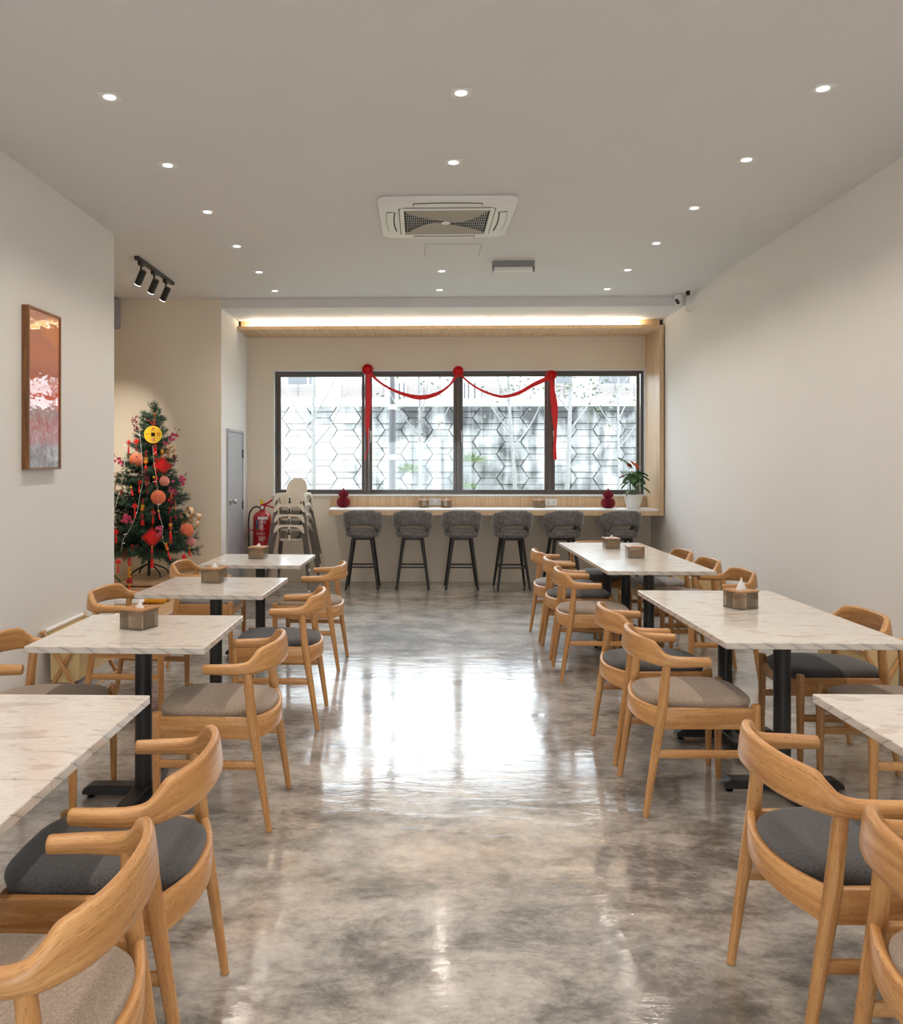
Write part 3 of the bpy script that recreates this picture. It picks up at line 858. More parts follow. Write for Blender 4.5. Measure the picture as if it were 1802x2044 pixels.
# white house with slatted screens behind the wall
hs = thing('house', 'white rendered house with slatted screens beyond the retaining wall', 'house', (0, 24.2, 0))
MB().span((-12, 0, .2), (16, .3, 7.5)).build('wall', 'house', hs, 0)
MB().span((-12, -.4, .2), (16, 0, 3.3), .0).build('terrace_wall', 'house', hs, 0)
for x0, x1 in ((-4.15, -3.1), (-2.35, -1.07), (-.41, .59), (1.75, 2.92), (3.93, 4.44), (5.09, 6.25), (-6.3, -5.2), (7.2, 8.3)):
    b = MB()
    for i in range(7):
        z = 3.41 + i * .056
        b.span((x0, -.10, z), (x1, -.05, z + .024))
    for x in (x0 + .02, (x0 + x1) / 2, x1 - .02):
        b.span((x - .012, -.05, 3.38), (x + .012, -.02, 3.80))
    o = b.build('slatted_screen', 'slat', hs, 0); o['kind'] = 'stuff'
for x0, x1 in ((-3.92, -3.36), (-3.3, -3.12), (.9, 1.2), (5.2, 6.1), (3.95, 4.4)):
    MB().span((x0, -.05, 3.80), (x1, .0, 5.0)).build('window', 'far_glass', hs, 0)
for x0 in (-.80, -.66, -.52, 1.25, 1.37, 1.55):
    MB().span((x0, -.12, 3.36), (x0 + .05, -.08, 3.82)).build('railing_post', 'lamp_post', hs, 0)

def out_tree(loc, label, h, r, forks, leaves, lean=(0, 0)):
    t = thing('street_tree', label, 'tree', loc, 0, 'thin trees outside the window')
    rnd = random.Random(int(abs(loc[0]) * 100) + 3)
    fz = h * .45
    pts = [(0, 0, 0), (lean[0] * .25 + .01, lean[1], fz * .5), (lean[0] * .5, lean[1], fz), (lean[0] * .8, lean[1], h * .75), (lean[0], lean[1], h)]
    MB().tube(crom(pts, 4), [r * (1 - .55 * i / 16) for i in range(17)], 8).build('trunk', 'pale_bark', t)
    tips = []
    for k in range(forks):
        z0 = fz * (.75 + .2 * k)
        a = rnd.uniform(0, 2 * PI) if k > 1 else (PI * k + .3)
        L = rnd.uniform(.8, 1.3)
        p0 = Vector((lean[0] * z0 / h, 0, z0))
        p1 = p0 + Vector((math.cos(a) * L * .35, .25 * math.sin(a) * L, L * .45)); p2 = p0 + Vector((math.cos(a) * L * .6, .3 * math.sin(a) * L, L))
        MB().tube(crom([p0, p1, p2], 4), [r * .45 * (1 - .7 * i / 8) for i in range(9)], 6).build('branch', 'pale_bark', t)
        tips += [p1, p2]
    if leaves:
        b = MB()
        for _ in range(leaves):
            c = rnd.choice(tips) + Vector((rnd.gauss(0, .22), rnd.gauss(0, .15), rnd.gauss(0, .22)))
            d = Vector((rnd.uniform(-1, 1), rnd.uniform(-1, 1), rnd.uniform(-1, .4))).normalized() * .045
            e = d.cross(Vector((rnd.random(), rnd.random(), rnd.random()))).normalized() * .02
            b.add([c - d, c + e, c + d, c - e], [[0, 1, 2, 3]])
        o = b.build('foliage', 'outleaf', t, 0, fix=False); o['kind'] = 'stuff'
    return t
out_tree((-1.79, 13.6, .8), 'pale forked tree outside the first window pane', 2.8, .042, 3, 0)
out_tree((-.02, 13.5, .8), 'slim pale tree outside, just past the grey lamp post', 2.6, .03, 4, 60)
out_tree((1.56, 13.6, .8), 'branching pale tree outside the third window pane', 2.7, .035, 5, 70, (-.15, 0))
out_tree((2.43, 13.8, .8), 'straight pale trunk outside at the edge of the fourth pane', 3.6, .045, 3, 260, (.12, 0))
out_tree((3.22, 13.5, .8), 'twiggy tree outside behind the potted plant', 2.7, .028, 6, 130)
lp = thing('lamp_post', 'grey lamp post with white bands outside the second window pane', 'lamp post', (-.47, 13.5, .8))
MB().tube([(0, 0, 0), (0, 0, 1.55)], .055, 14).build('lower_post', 'lamp_post', lp)
MB().tube([(0, 0, 1.55), (0, 0, 3.6)], .042, 14).build('upper_post', 'lamp_post', lp)
for z in (.78, 1.60):
    MB().tube([(0, 0, z - .04), (0, 0, z + .04)], .075, 14).build('band', 'white', lp)
for k, (x, z, lab) in enumerate(((-.25, 1.32, 'fern sprouting from the stained concrete wall behind the lamp post'), (1.05, 1.52, 'fern clump growing from the concrete wall in the third pane'), (.9, .98, 'drooping weed low on the concrete wall in the third pane'))):
    b = MB(); rnd = random.Random(k)
    for i in range(46):
        a = rnd.uniform(0, PI); L = rnd.uniform(.12, .3)
        d = Vector((math.cos(a), -.5, math.sin(a) * .8 - .15)) * L
        p = Vector((rnd.uniform(-.1, .1), 0, 0))
        e = Vector((.012, 0, .012))
        b.add([p - e, p + d * .55 + Vector((0, 0, .02)) - e, p + d, p + d * .55 + Vector((0, 0, .02)) + e], [[0, 1, 2, 3]])
    o = b.build('wall_fern', 'grass', None, 0, fix=False); o.location = (x, 16.93, z)
    tag(o, lab, 'fern')
b = MB(); rnd = random.Random(5)
for i in range(2600):
    x, y = rnd.uniform(-6, 8), rnd.uniform(15.2, 16.9)
    hgt = rnd.uniform(.05, .16)
    b.add([(x, y, .8), (x + .012, y, .8), (x + rnd.uniform(-.05, .05), y - .02, .8 + hgt)], [[0, 1, 2]])
o = b.build('grass', 'grass', None, 0, fix=False); o['kind'] = 'stuff'; o['label'] = 'thin green grass at the foot of the concrete wall outside'

# ------------------------------------------------------------------ dining chair (front = +x)
def bow_mesh():
    # x, y, z bottom, z top, half thickness, outward lean, squareness
    half = [(-.236, 0, .648, .746, .0125, .012, 4.5), (-.2335, .06, .648, .746, .0125, .012, 4.5), (-.224, .120, .647, .745, .013, .012, 4.5),
            (-.203, .175, .645, .743, .0145, .011, 4.2), (-.180, .207, .643, .736, .0165, .009, 3.8), (-.160, .224, .640, .714, .018, .006, 3.2),
            (-.135, .236, .637, .692, .020, .002, 2.7), (-.095, .243, .636, .684, .0215, 0, 2.4), (-.045, .244, .637, .682, .0215, 0, 2.2), (.0, .241, .638, .680, .021, 0, 2.2), (.040, .237, .639, .679, .0205, 0, 2.2)]
    full = [(a[0], -a[1]) + a[2:] for a in half[:0:-1]] + half
    st = crom(full, 4)
    rings = []
    n = 18
    for i, s in enumerate(st):
        a, c = st[max(i - 1, 0)], st[min(i + 1, len(st) - 1)]
        tx, ty = c[0] - a[0], c[1] - a[1]
        l = math.hypot(tx, ty)
        nx, ny = ty / l, -tx / l                     # outward
        zc, hh = (s[2] + s[3]) / 2, (s[3] - s[2]) / 2
        ring = []
        for j in range(n):
            an = 2 * PI * j / n
            co, si = math.cos(an), math.sin(an)
            e = 2.0 / s[6]
            q = math.copysign(abs(co) ** e, co) * s[4]; w = math.copysign(abs(si) ** e, si)
            q += s[5] * (w * .5 + .2)
            ring.append((s[0] + nx * q, s[1] + ny * q, zc + w * hh))
        rings.append(ring)
    def shrink(r, k, dx):
        c = sum((Vector(p) for p in r), Vector()) / len(r)
        return [tuple(c + (Vector(p) - c) * k + Vector((dx, 0, 0))) for p in r]
    rings = [shrink(rings[0], .72, .006), shrink(rings[0], .93, .004)] + rings + [shrink(rings[-1], .93, .004), shrink(rings[-1], .72, .006)]
    return MB().loft(rings)
def seat_mesh():
    n = 48
    def outline(k, grow=0.0):
        p = []
        for j in range(n):
            a = 2 * PI * j / n
            co, si = math.cos(a), math.sin(a)
            e = 2 / 4.2
            x = math.copysign(abs(co) ** e, co); y = math.copysign(abs(si) ** e, si)
            wy = .205 + .006 * x - .03 * max(0, -x - .2) - .02 * max(0, x - .55)
            xx = .035 + .222 * x * (1.0) - (.022 * (1 - y * y) if x < 0 else -.012 * (1 - y * y))
            p.append((.035 + (xx - .035) * k, y * wy * k))
        return p
    rings = []
    for z, k in ((.426, .955), (.436, .968), (.452, .985), (.466, 1.0), (.476, .992), (.485, .955), (.4915, .86), (.496, .66), (.4985, .38), (.499, .04)):
        rings.append([(x, y, z) for x, y in outline(k)])
    return MB().loft(rings)
def taper_leg(pts, flat=1.0, n=12):
    pp = crom(pts, 4)
    P = [p[:3] for p in pp]; r = [p[3] for p in pp]
    top, tr = Vector(P[-1]), r[-1]
    d = (top - Vector(P[-2])).normalized()
    P += [tuple(top + d * tr * .25), tuple(top + d * tr * .4)]; r += [tr * .86, tr * .5]
    return MB().tube(P, r, n)
def make_chair(label, seat='taupe'):
    t = thing('dining_chair', label, 'chair', (0, 0, 0), 0, 'oak armchairs at the dining tables')
    bow_mesh().build('armrest_back', 'oak', t, 40)
    seat_mesh().build('seat', seat, t, 50)
    for s in (1, -1):
        MB().tube([(-.222, s * .224, 0), (-.220, s * .2245, .006)], [.0115, .0125], 12).tube([p[:3] for p in crom([(-.220, s * .2245, .004, .0125), (-.191, s * .227, .2, .0165), (-.160, s * .229, .40, .0205), (-.150, s * .229, .47, .021), (-.139, s * .231, .58, .0195), (-.134, s * .235, .648, .018)], 4)], [p[3] for p in crom([(-.220, s * .2245, .004, .0125), (-.191, s * .227, .2, .0165), (-.160, s * .229, .40, .0205), (-.150, s * .229, .47, .021), (-.139, s * .231, .58, .0195), (-.134, s * .235, .648, .018)], 4)], 12).build('leg', 'oak', t)
        taper_leg([(.243, s * .222, 0, .0125), (.243, s * .222, .2, .0165), (.242, s * .221, .38, .0195), (.242, s * .221, .472, .0195)]).build('leg', 'oak', t)
        MB().add(*rbox_geo(.385, .024, .088, .005), Mx=T(.043, s * .223, .418) @ RZ(-s * .012)).build('side_rail', 'oak', t)
        MB().add(*rbox_geo(.425, .017, .034, .005), Mx=T(.030, s * .2235, .268) @ RZ(-s * .01)).build('stretcher', 'oak', t)
    MB().add(*rbox_geo(.022, .42, .07, .005), Mx=T(.238, 0, .405)).build('front_rail', 'oak', t)
    rings = []
    for i in range(17):
        y = -.222 + .444 * i / 16
        k = 1 - (y / .222) ** 2
        x = -.160 - .052 * k
        zt = .464 - .010 * k
        rings.append([(x - .011, y, .372 + .004 * k), (x + .011, y, .372 + .004 * k), (x + .0125, y, zt - .006), (x + .006, y, zt), (x - .006, y, zt), (x - .0125, y, zt - .006)])
    MB().loft(rings).build('back_rail', 'oak', t, 50)
    return remember(t)

first = make_chair('oak armchair with taupe seat, second from the camera on aisle side of the single tables', 'taupe')
seat0 = [o for o in kids[first.name] if o.name.startswith('seat')][0].data
def seat_variant(m):
    me = seat0.copy(); me.materials.clear(); me.materials.append(M[m]); return me
SEATS = dict(taupe=seat0, charcoal=seat_variant('charcoal'), grey_seat=seat_variant('grey_seat'))
used = [False]
def chair(x, y, rz, seat, label):
    if not used[0]:
        used[0] = True
        first.location = (x, y, 0); first.rotation_euler = (0, 0, R(rz)); first['label'] = label
        for o in kids[first.name]:
            if o.name.startswith('seat'):
                o.data = SEATS[seat]
        return first
    return dup(first, (x, y, 0), R(rz), label, None, dict(seat=SEATS[seat]))
# aisle side of the tables by the framed picture (facing the picture wall)
chair(-.775, 1.55, 180, 'taupe', 'oak armchair with pale taupe seat, lowest in the photo on the picture-wall side')
chair(-.790, 2.165, 181, 'charcoal', 'oak armchair with charcoal seat, second from the camera on the picture-wall side of aisle')
chair(-.832, 3.546, 179, 'taupe', 'oak armchair with taupe seat on aisle side of the single table nearest the camera')
chair(-.800, 4.818, 180, 'charcoal', 'oak armchair with charcoal seat on aisle side of the middle single table')
chair(-.800, 6.12, 177, 'taupe', 'oak armchair with taupe seat on aisle side of the farthest single table')
# wall side of the same tables
chair(-1.655, 3.52, 0, 'taupe', 'oak armchair cut by the photo edge, wall side of the nearest single table')
chair(-1.715, 4.89, -3, 'charcoal', 'oak armchair on the wall side of the middle single table, beside the folding basket')
chair(-1.630, 6.18, 0, 'grey_seat', 'oak armchair in front of the decorated tree, at the farthest single table')
# long tables, aisle side (facing the plain wall)
chair(1.182, 1.655, 0, 'taupe', 'oak armchair with pale seat in the lower corner of the photo opposite the picture wall')
chair(1.150, 2.26, 1, 'charcoal', 'oak armchair with charcoal seat at the cropped table opposite the picture wall')
chair(1.168, 3.72, 0, 'taupe', 'oak armchair with taupe seat, first on aisle side of the two-top long table')
chair(1.172, 4.32, 2, 'charcoal', 'oak armchair with charcoal seat, second on aisle side of the two-top long table')
chair(1.182, 5.83, -2, 'taupe', 'oak armchair with taupe seat, first on aisle side of the far three-top table')
chair(1.205, 6.485, -1, 'charcoal', 'oak armchair with charcoal seat, middle on aisle side of the far three-top table')
chair(1.195, 7.08, 2, 'grey_seat', 'oak armchair with light grey seat, last on aisle side of the far three-top table')
# long tables, wall side
chair(2.075, 3.60, 180, 'taupe', 'oak armchair with taupe seat, mostly cropped, wall side of the two-top long table')
chair(2.065, 4.22, 180, 'charcoal', 'oak armchair with charcoal seat on the wall side of the two-top long table')
chair(2.060, 5.80, 180, 'grey_seat', 'oak armchair with light seat, first on the wall side of the far three-top table')
chair(2.060, 6.46, 180, 'grey_seat', 'oak armchair, middle of three on the wall side of the far three-top table')
chair(2.060, 7.10, 180, 'grey_seat', 'oak armchair, last of three on the wall side of the far three-top table')
chair(1.655, 7.66, -90, 'charcoal', 'oak armchair at the head of the far three-top table, below the bar stools')

# ------------------------------------------------------------------ pedestal tables
def make_table(label, sx=.74, sy=.70):
    t = thing('dining_table', label, 'table', (0, 0, 0), 0, 'stone-topped pedestal tables')
    b = MB()
    vs_, fs_ = rbox_geo(sx, sy, .028, .0025, 1)
    b.add(vs_, fs_, T(0, 0, .736))
    b.mi = [0 if sum(Vector(vs_[i]).z for i in f) / len(f) > .0132 else 1 for f in fs_]
    b.build('tabletop', ['stone', 'stone_edge'], t, 0)
    MB().tube([(0, 0, .04), (0, 0, .712)], .0375, 24).build('column', 'black', t)
    b = MB()
    for a in range(4):
        b.box((.14, 0, .713), (.24, .035, .016), .002, RZ(a * PI / 2 + PI / 4))
    b.box((0, 0, .708), (.12, .12, .012), .002)
    b.build('top_bracket', 'black', t, 0)
    b = MB()
    for a in range(4):
        m = RZ(a * PI / 2)
        sec = []
        for x, hw_, z0, z1 in ((.0, .036, .02, .062), (.235, .034, .02, .060), (.262, .030, .02, .044), (.268, .028, .02, .034)):
            sec.append([(x, -hw_, z0), (x, hw_, z0), (x, hw_, z1 - .004), (x, hw_ - .004, z1), (x, -hw_ + .004, z1), (x, -hw_, z1 - .004)])
        b.loft(sec, True, m)
    b.build('cross_base', 'black', t, 30)
    for a in range(4):
        MB().lathe([(.016, 0), (.017, .006), (.009, .009), (.009, .0205)], 12, RZ(a * PI / 2) @ T(.238, 0, 0)).build('levelling_foot', 'blackgloss', t)
    return remember(t)
t0 = make_table('stone-topped single table nearest the camera with a tissue box')
def table(x, y, rz, label, src):
    if src.get('label_used'):
        return dup(src, (x, y, 0), R(rz), label)
    src['label_used'] = 1
    src.location = (x, y, 0); src.rotation_euler = (0, 0, R(rz)); src['label'] = label
    return src
table(-1.24, 3.645, -.5, 'stone-topped single table behind the seamed corner table, tissue box on top', t0)
del t0['label_used']
for a in ((-1.245, 4.965, -2.5, 'stone-topped single table in the middle, tissue box near its far edge'),
          (-1.235, 6.30, -2, 'stone-topped single table farthest from the camera, before the white highchairs'),
          (-1.24, 1.565, 0, 'stone table top filling the lower corner beside the pale-seated chair'),
          (-1.24, 2.27, 0, 'stone table joined by a seam to the corner table, no tissue box')):
    dup(t0, (a[0], a[1], 0), R(a[2]), a[3])
t1 = make_table('x', .76, .695)
for k, (y, lab) in enumerate(((3.79, 'stone table, nearer half of the two-top long table'), (4.49, 'stone table with tissue box, farther half of the two-top long table'),
               (2.345, 'stone table cropped by the photo edge, beside the charcoal chair'), (1.645, 'stone table outside the frame joined to the cropped table'))):
    if k == 0:
        t1.location = (1.645, y, 0); t1['label'] = lab
    else:
        dup(t1, (1.645, y, 0), 0, lab)
t2 = make_table('x', .745, .668)
for k, (y, lab) in enumerate(((6.015, 'stone table, nearest of the far three-top table'), (6.685, 'stone table with tissue box, middle of the far three-top table'), (7.355, 'stone table with tissue box, far end of the three-top table'))):
    if k == 0:
        t2.location = (1.655, y, 0); t2['label'] = lab
    else:
        dup(t2, (1.655, y, 0), 0, lab)

# ------------------------------------------------------------------ tissue boxes
def make_tissue(label, tuft=1.0):
    t = thing('tissue_box', label, 'tissue box', (0, 0, 0), 0, 'smoked tissue boxes with wooden lids')
    w = .062
    b = MB()
    o_, i_ = rrect(w, w, .01, 3), rrect(w - .004, w - .004, .007, 3)
    b.loft([[(x, y, 0) for x, y in i_], [(x, y, 0) for x, y in o_], [(x, y, .084) for x, y in o_], [(x, y, .084) for x, y in i_], [(x, y, .004) for x, y in i_], [(x * .02, y * .02, .004) for x, y in i_]], True)
    b.build('box', 'smoke', t, 30)
    MB().box((0, 0, .034), (.106, .098, .05), .004).build('paper_stack', 'kraft', t)
    b = MB()
    lw = w + .001
    for a, c in (((-lw, -lw, .0845), (lw, -.012, .0925)), ((-lw, .012, .0845), (lw, lw, .0925)), ((-lw, -.012, .0845), (-.034, .012, .0925)), ((.034, -.012, .0845), (lw, .012, .0925))):
        b.span(a, c, .0012)
    b.build('lid', 'lid_wood', t, 0)
    rings = []
    rnd = random.Random(len(label))
    for i in range(7):
        f = i / 6
        ww = (.026 * (1 + .7 * max(0, tuft - 1)) * (1 - f) + .003) * (1 + .15 * math.sin(5 * f))
        rings.append([(ww * math.cos(2 * PI * j / 12) * (1 + .25 * math.sin(3 * j + 4 * f)) + .006 * f, .011 * (1 - .75 * f) * math.sin(2 * PI * j / 12) * (1 + .3 * math.cos(2 * j + 3 * f)), .075 + .058 * tuft * f) for j in range(12)])
    MB().loft(rings).build('tissue', 'tissue', t, 60)
    return remember(t)
tb = make_tissue('smoked tissue box with wooden lid on the nearest single table', .75)
tb.location = (-1.275, 3.69, .7502); tb.rotation_euler = (0, 0, R(-22))
for x, y, z, rz, lab in ((-1.29, 5.10, .7502, -12, 'smoked tissue box with wooden lid on the middle single table'),
                         (-1.265, 6.365, .7502, -9, 'smoked tissue box with wooden lid on the farthest single table'),
                         (1.650, 7.175, .7502, 6, 'smoked tissue box at far end of the three-top table, tissue standing up'),
                         (1.672, 6.48, .7502, 3, 'smoked tissue box on the middle of the far three-top table'),
                         (.036, 10.14, .9405, 0, 'tissue box on the bar counter just before the first socket plate'),
                         (.309, 10.14, .9405, 0, 'tissue box on the bar counter just past the first socket plate'),
                         (1.450, 10.13, .9405, 4, 'tissue box on the bar counter beside the second socket plate')):
    dup(tb, (x, y, z), R(rz), lab)
tb2 = make_tissue('smoked tissue box with tall white tissue on the two-top long table', 1.35)
tb2.location = (1.645, 4.275, .7502); tb2.rotation_euler = (0, 0, R(25))

# ------------------------------------------------------------------ bar stools (facing +y)
def make_stool(label):
    t = thing('bar_stool', label, 'stool', (0, 0, 0), 0, 'grey velvet stools along the bar counter')
    n = 40
    def el(k, dy=0.0):
        return [(.205 * k * math.copysign(abs(math.cos(2 * PI * j / n)) ** .62, math.cos(2 * PI * j / n)), dy + .20 * k * math.copysign(abs(math.sin(2 * PI * j / n)) ** .62, math.sin(2 * PI * j / n))) for j in range(n)]
    MB().loft([[(x, y, z) for x, y in el(k)] for z, k in ((.612, .80), (.616, .9), (.627, .97), (.645, 1.0), (.667, 1.0), (.680, .96), (.687, .85), (.690, .5), (.691, .03))]).build('seat_cushion', 'velvet', t, 60)
    # wrap-around back with an opening above the seat
    rings = []
    N = 48
    for i in range(N + 1):
        a = R(-128) + R(256) * i / N                # 0 = straight back (-y)
        d = abs(math.degrees(a))
        sup = 2.7
        ca, sa = math.cos(a), math.sin(a)
        rr = 1.0 / ((abs(sa) / .226) ** sup + (abs(ca) / .238) ** sup) ** (1 / sup)
        def sm(u, e0, e1):
            v = max(0, min(1, (u - e0) / (e1 - e0))); return v * v * (3 - 2 * v)
        top = .934 - .024 * sm(d, 24, 46) - .10 * sm(d, 46, 104) - .03 * sm(d, 96, 120)
        if d > 112:
            top -= .07 * ((d - 112) / 16) ** 2
        bot = .763 - .014 * sm(d, 14, 34) - .122 * sm(d, 32, 60)
        if d > 112:
            bot += .03 * ((d - 112) / 16) ** 2
        th = .015
        ring = []
        for j in range(14):
            an = 2 * PI * j / 14
            q = math.copysign(abs(math.cos(an)) ** .7, math.cos(an)); w = math.copysign(abs(math.sin(an)) ** .55, math.sin(an))
            zz = (top + bot) / 2 + w * (top - bot) / 2
            flare = .10 * (zz - .78)
            r_ = rr + q * th + flare
            if zz < .73:
                r_ -= (.73 - zz) * .45
            ring.append((r_ * sa, -r_ * ca, zz))
        rings.append(ring)
    bk = MB().loft(rings).build('backrest', 'velvet', t, 60)
    pip = []
    for i in range(25):
        ring = rings[12 + i]
        pip.append(tuple(Vector(ring[10]) * .5 + Vector(ring[11]) * .5))
    MB().tube(pip, .0045, 6).build('piping', 'velvet_dark', bk)
    b = MB().box((0, 0, .603), (.25, .25, .018), .004)
    b.box((0, 0, .587), (.20, .20, .02), .004)
    b.build('swivel_plate', 'black', t, 0)
    for sx in (1, -1):
        for sy in (1, -1):
            MB().tube([(sx * .190, sy * .180, 0), (sx * .186, sy * .176, .02), (sx * .108, sy * .108, .602)], [.0125, .0135, .0215], 12).build('leg', 'black', t)
    c = [(sx * .154, sy * .148, .262) for sx, sy in ((1, 1), (-1, 1), (-1, -1), (1, -1))]
    b = MB()
    for i in range(4):
        b.tube([c[i], c[(i + 1) % 4]], .0085, 8)
    b.build('footrest', 'black', t)
    return remember(t)
stl = make_stool('grey velvet bar stool in front of the first maroon paper gourd')
sl = [(-.690, 9.790, 0, 'grey velvet bar stool, first along the counter from the highchairs'), (-.097, 9.790, 0, 'grey velvet bar stool, second along the counter from the highchairs'),
      (.481, 9.795, 0, 'grey velvet bar stool, third along the counter from the highchairs'), (1.073, 9.775, 3, 'grey velvet bar stool, fourth along the counter from the highchairs'),
      (1.668, 9.785, 5, 'grey velvet bar stool, fifth along the counter, behind the far table'), (2.34, 9.785, 3, 'grey velvet bar stool below the potted plant, last along the counter')]
for k, (x, y, rz, lab) in enumerate(sl):
    if k == 0:
        stl.location = (x, y, 0); stl.rotation_euler = (0, 0, R(rz)); stl['label'] = lab
    else:
        dup(stl, (x, y, 0), R(rz), lab)

# ------------------------------------------------------------------ on the counter
def make_gourd(label):
    t = thing('paper_gourd', label, 'ornament', (0, 0, 0), 0, 'maroon honeycomb paper gourds')
    def lobe(prof, name, folds=15):
        n = folds * 2
        rings = [[(r * (1.0 if j % 2 == 0 else (1 - .42 * min(1, r / .05))) * math.cos(2 * PI * j / n), r * (1.0 if j % 2 == 0 else (1 - .42 * min(1, r / .05))) * math.sin(2 * PI * j / n), z) for j in range(n)] for r, z in prof]
        MB().loft(rings).build(name, 'maroon', t, 12)
    lobe([(.03, 0), (.058, .008), (.077, .028), (.085, .058), (.080, .088), (.062, .112), (.034, .126)], 'lower_bulb')
    lobe([(.034, .1265), (.052, .136), (.064, .154), (.062, .172), (.047, .19), (.026, .204), (.014, .218)], 'upper_bulb')
    MB().lathe([(.014, .218), (.012, .226), (.007, .236), (.001, .238)], 10).build('stem_tip', 'maroon', t)
    return remember(t)
gd = make_gourd('maroon honeycomb paper gourd at the highchair end of the bar counter')
gd.location = (-.955, 10.12, .9403)
dup(gd, (2.268, 10.02, .9403), .3, 'maroon honeycomb paper gourd beside the potted plant')

def socket(x, z, label):
    t = thing('power_socket', label, 'socket', (x, YB - .0225, z), 0, 'double socket plates on the counter backsplash')
    MB().span((-.073, -.011, -.043), (.073, 0, .043), .003).build('plate', 'socket', t)
    for sx in (-.036, .036):
        b = MB()
        b.span((sx - .004, -.0118, .004), (sx + .004, -.011, .017)).span((sx - .016, -.0118, -.017), (sx - .009, -.011, -.012)).span((sx + .009, -.0118, -.017), (sx + .016, -.011, -.012))
        b.build('pin_holes', 'blackgloss', t, 0)
        MB().span((sx + (.017 if sx > 0 else -.027), -.014, .014), (sx + (.027 if sx > 0 else -.017), -.011, .032), .001).build('switch', 'white', t)
socket(.176, 1.002, 'white double socket plate between two tissue boxes on the backsplash')
socket(1.620, .998, 'white double socket plate beside the lone tissue box on the backsplash')

pl = thing('potted_anthurium', 'anthurium with red flowers in white pot at end of bar counter', 'plant', (2.560, 9.985, .9403))
MB().lathe([(.062, 0), (.072, .004), (.074, .018), (.078, .022), (.098, .09), (.108, .15), (.112, .158), (.112, .166), (.105, .166), (.102, .15), (.09, .135), (.002, .135)], 28).build('pot', 'pot', pl)
MB().lathe([(.098, .142), (.06, .152), (.002, .156)], 18).build('soil', 'soil', pl)
rnd = random.Random(11)
def blade(length, width, curl=.25, heart=True):
    b = MB(); rows = []
    n = 7
    for i in range(n + 1):
        f = i / n
        w = width * (math.sin(PI * min(1, f * .86 + .14)) ** .8) * (1 - .25 * f)
        zc = -curl * length * f * f
        x = length * f
        rows.append([(x - (.12 * length if heart and i == 0 else 0), -w, zc + .03 * length), (x, -w * .5, zc), (x, 0, zc - .012), (x, w * .5, zc), (x - (.12 * length if heart and i == 0 else 0), w, zc + .03 * length)])
    for k, off in ((0, 0), (1, -.0012)):
        vs = [(p[0], p[1], p[2] + off) for r in rows for p in r]
        fs = [[i * 5 + j, i * 5 + j + 1, (i + 1) * 5 + j + 1, (i + 1) * 5 + j] for i in range(n) for j in range(4)]
        if k:
            fs = [f[::-1] for f in fs]
        b.add(vs, fs)
    return b
# (angle, height, reach, length, width, pitch)
LV = [(155, .34, .02, .19, .062, 52), (170, .27, .05, .12, .045, -10), (200, .25, .04, .13, .05, -35), (185, .17, .06, .12, .036, -30), (215, .08, .08, .08, .028, -45),
      (-20, .30, .04, .14, .05, -8), (-5, .26, .06, .145, .044, -14), (10, .23, .06, .13, .045, -28), (-30, .12, .09, .13, .034, -20), (60, .28, .03, .13, .06, 5), (100, .30, .03, .12, .055, 25),
      (250, .27, .03, .15, .075, -45), (290, .29, .03, .14, .07, -20), (320, .24, .05, .13, .055, -35), (130, .22, .05, .12, .05, -20), (270, .20, .05, .12, .05, -50), (35, .21, .06, .12, .045, -25)]
for a, h, rc, L, W, pt in LV:
    a = R(a)
    tip = Vector((math.cos(a) * rc, math.sin(a) * rc, .15 + h))
    root = Vector((math.cos(a) * .03, math.sin(a) * .03, .15))
    MB().tube(crom([root, root.lerp(tip, .5) + Vector((0, 0, .02)), tip], 4), .0028, 5).build('stem', 'stem', pl)
    lf = blade(L, W).build('leaf', 'leaf', pl, 60, fix=False)
    lf.matrix_local = T(*tip) @ RZ(a) @ RY(-R(pt))
for a, h, rc in ((10, .375, .035), (60, .40, .02), (100, .375, .03), (-10, .345, .05), (150, .37, .05), (178, .24, .125)):
    a = R(a)
    tip = Vector((math.cos(a) * rc, math.sin(a) * rc, .15 + h * .96))
    MB().tube(crom([(math.cos(a) * .02, math.sin(a) * .02, .15), tuple(Vector((math.cos(a) * .02, math.sin(a) * .02, .15)).lerp(tip, .6) + Vector((0, 0, .02))), tuple(tip)], 4), .002, 5).build('stem', 'stem', pl)
    fl = blade(.055 if h > .3 else .03, .024 if h > .3 else .012, .1).build('flower', 'flower', pl, 60, fix=False)
    fl.matrix_local = T(*tip) @ RZ(a + 1.2) @ RY(-R(50))
    sp = MB().tube([(.008, 0, .004), (.03, 0, .028)], [.003, .002], 6).build('spadix', 'yellow', fl)

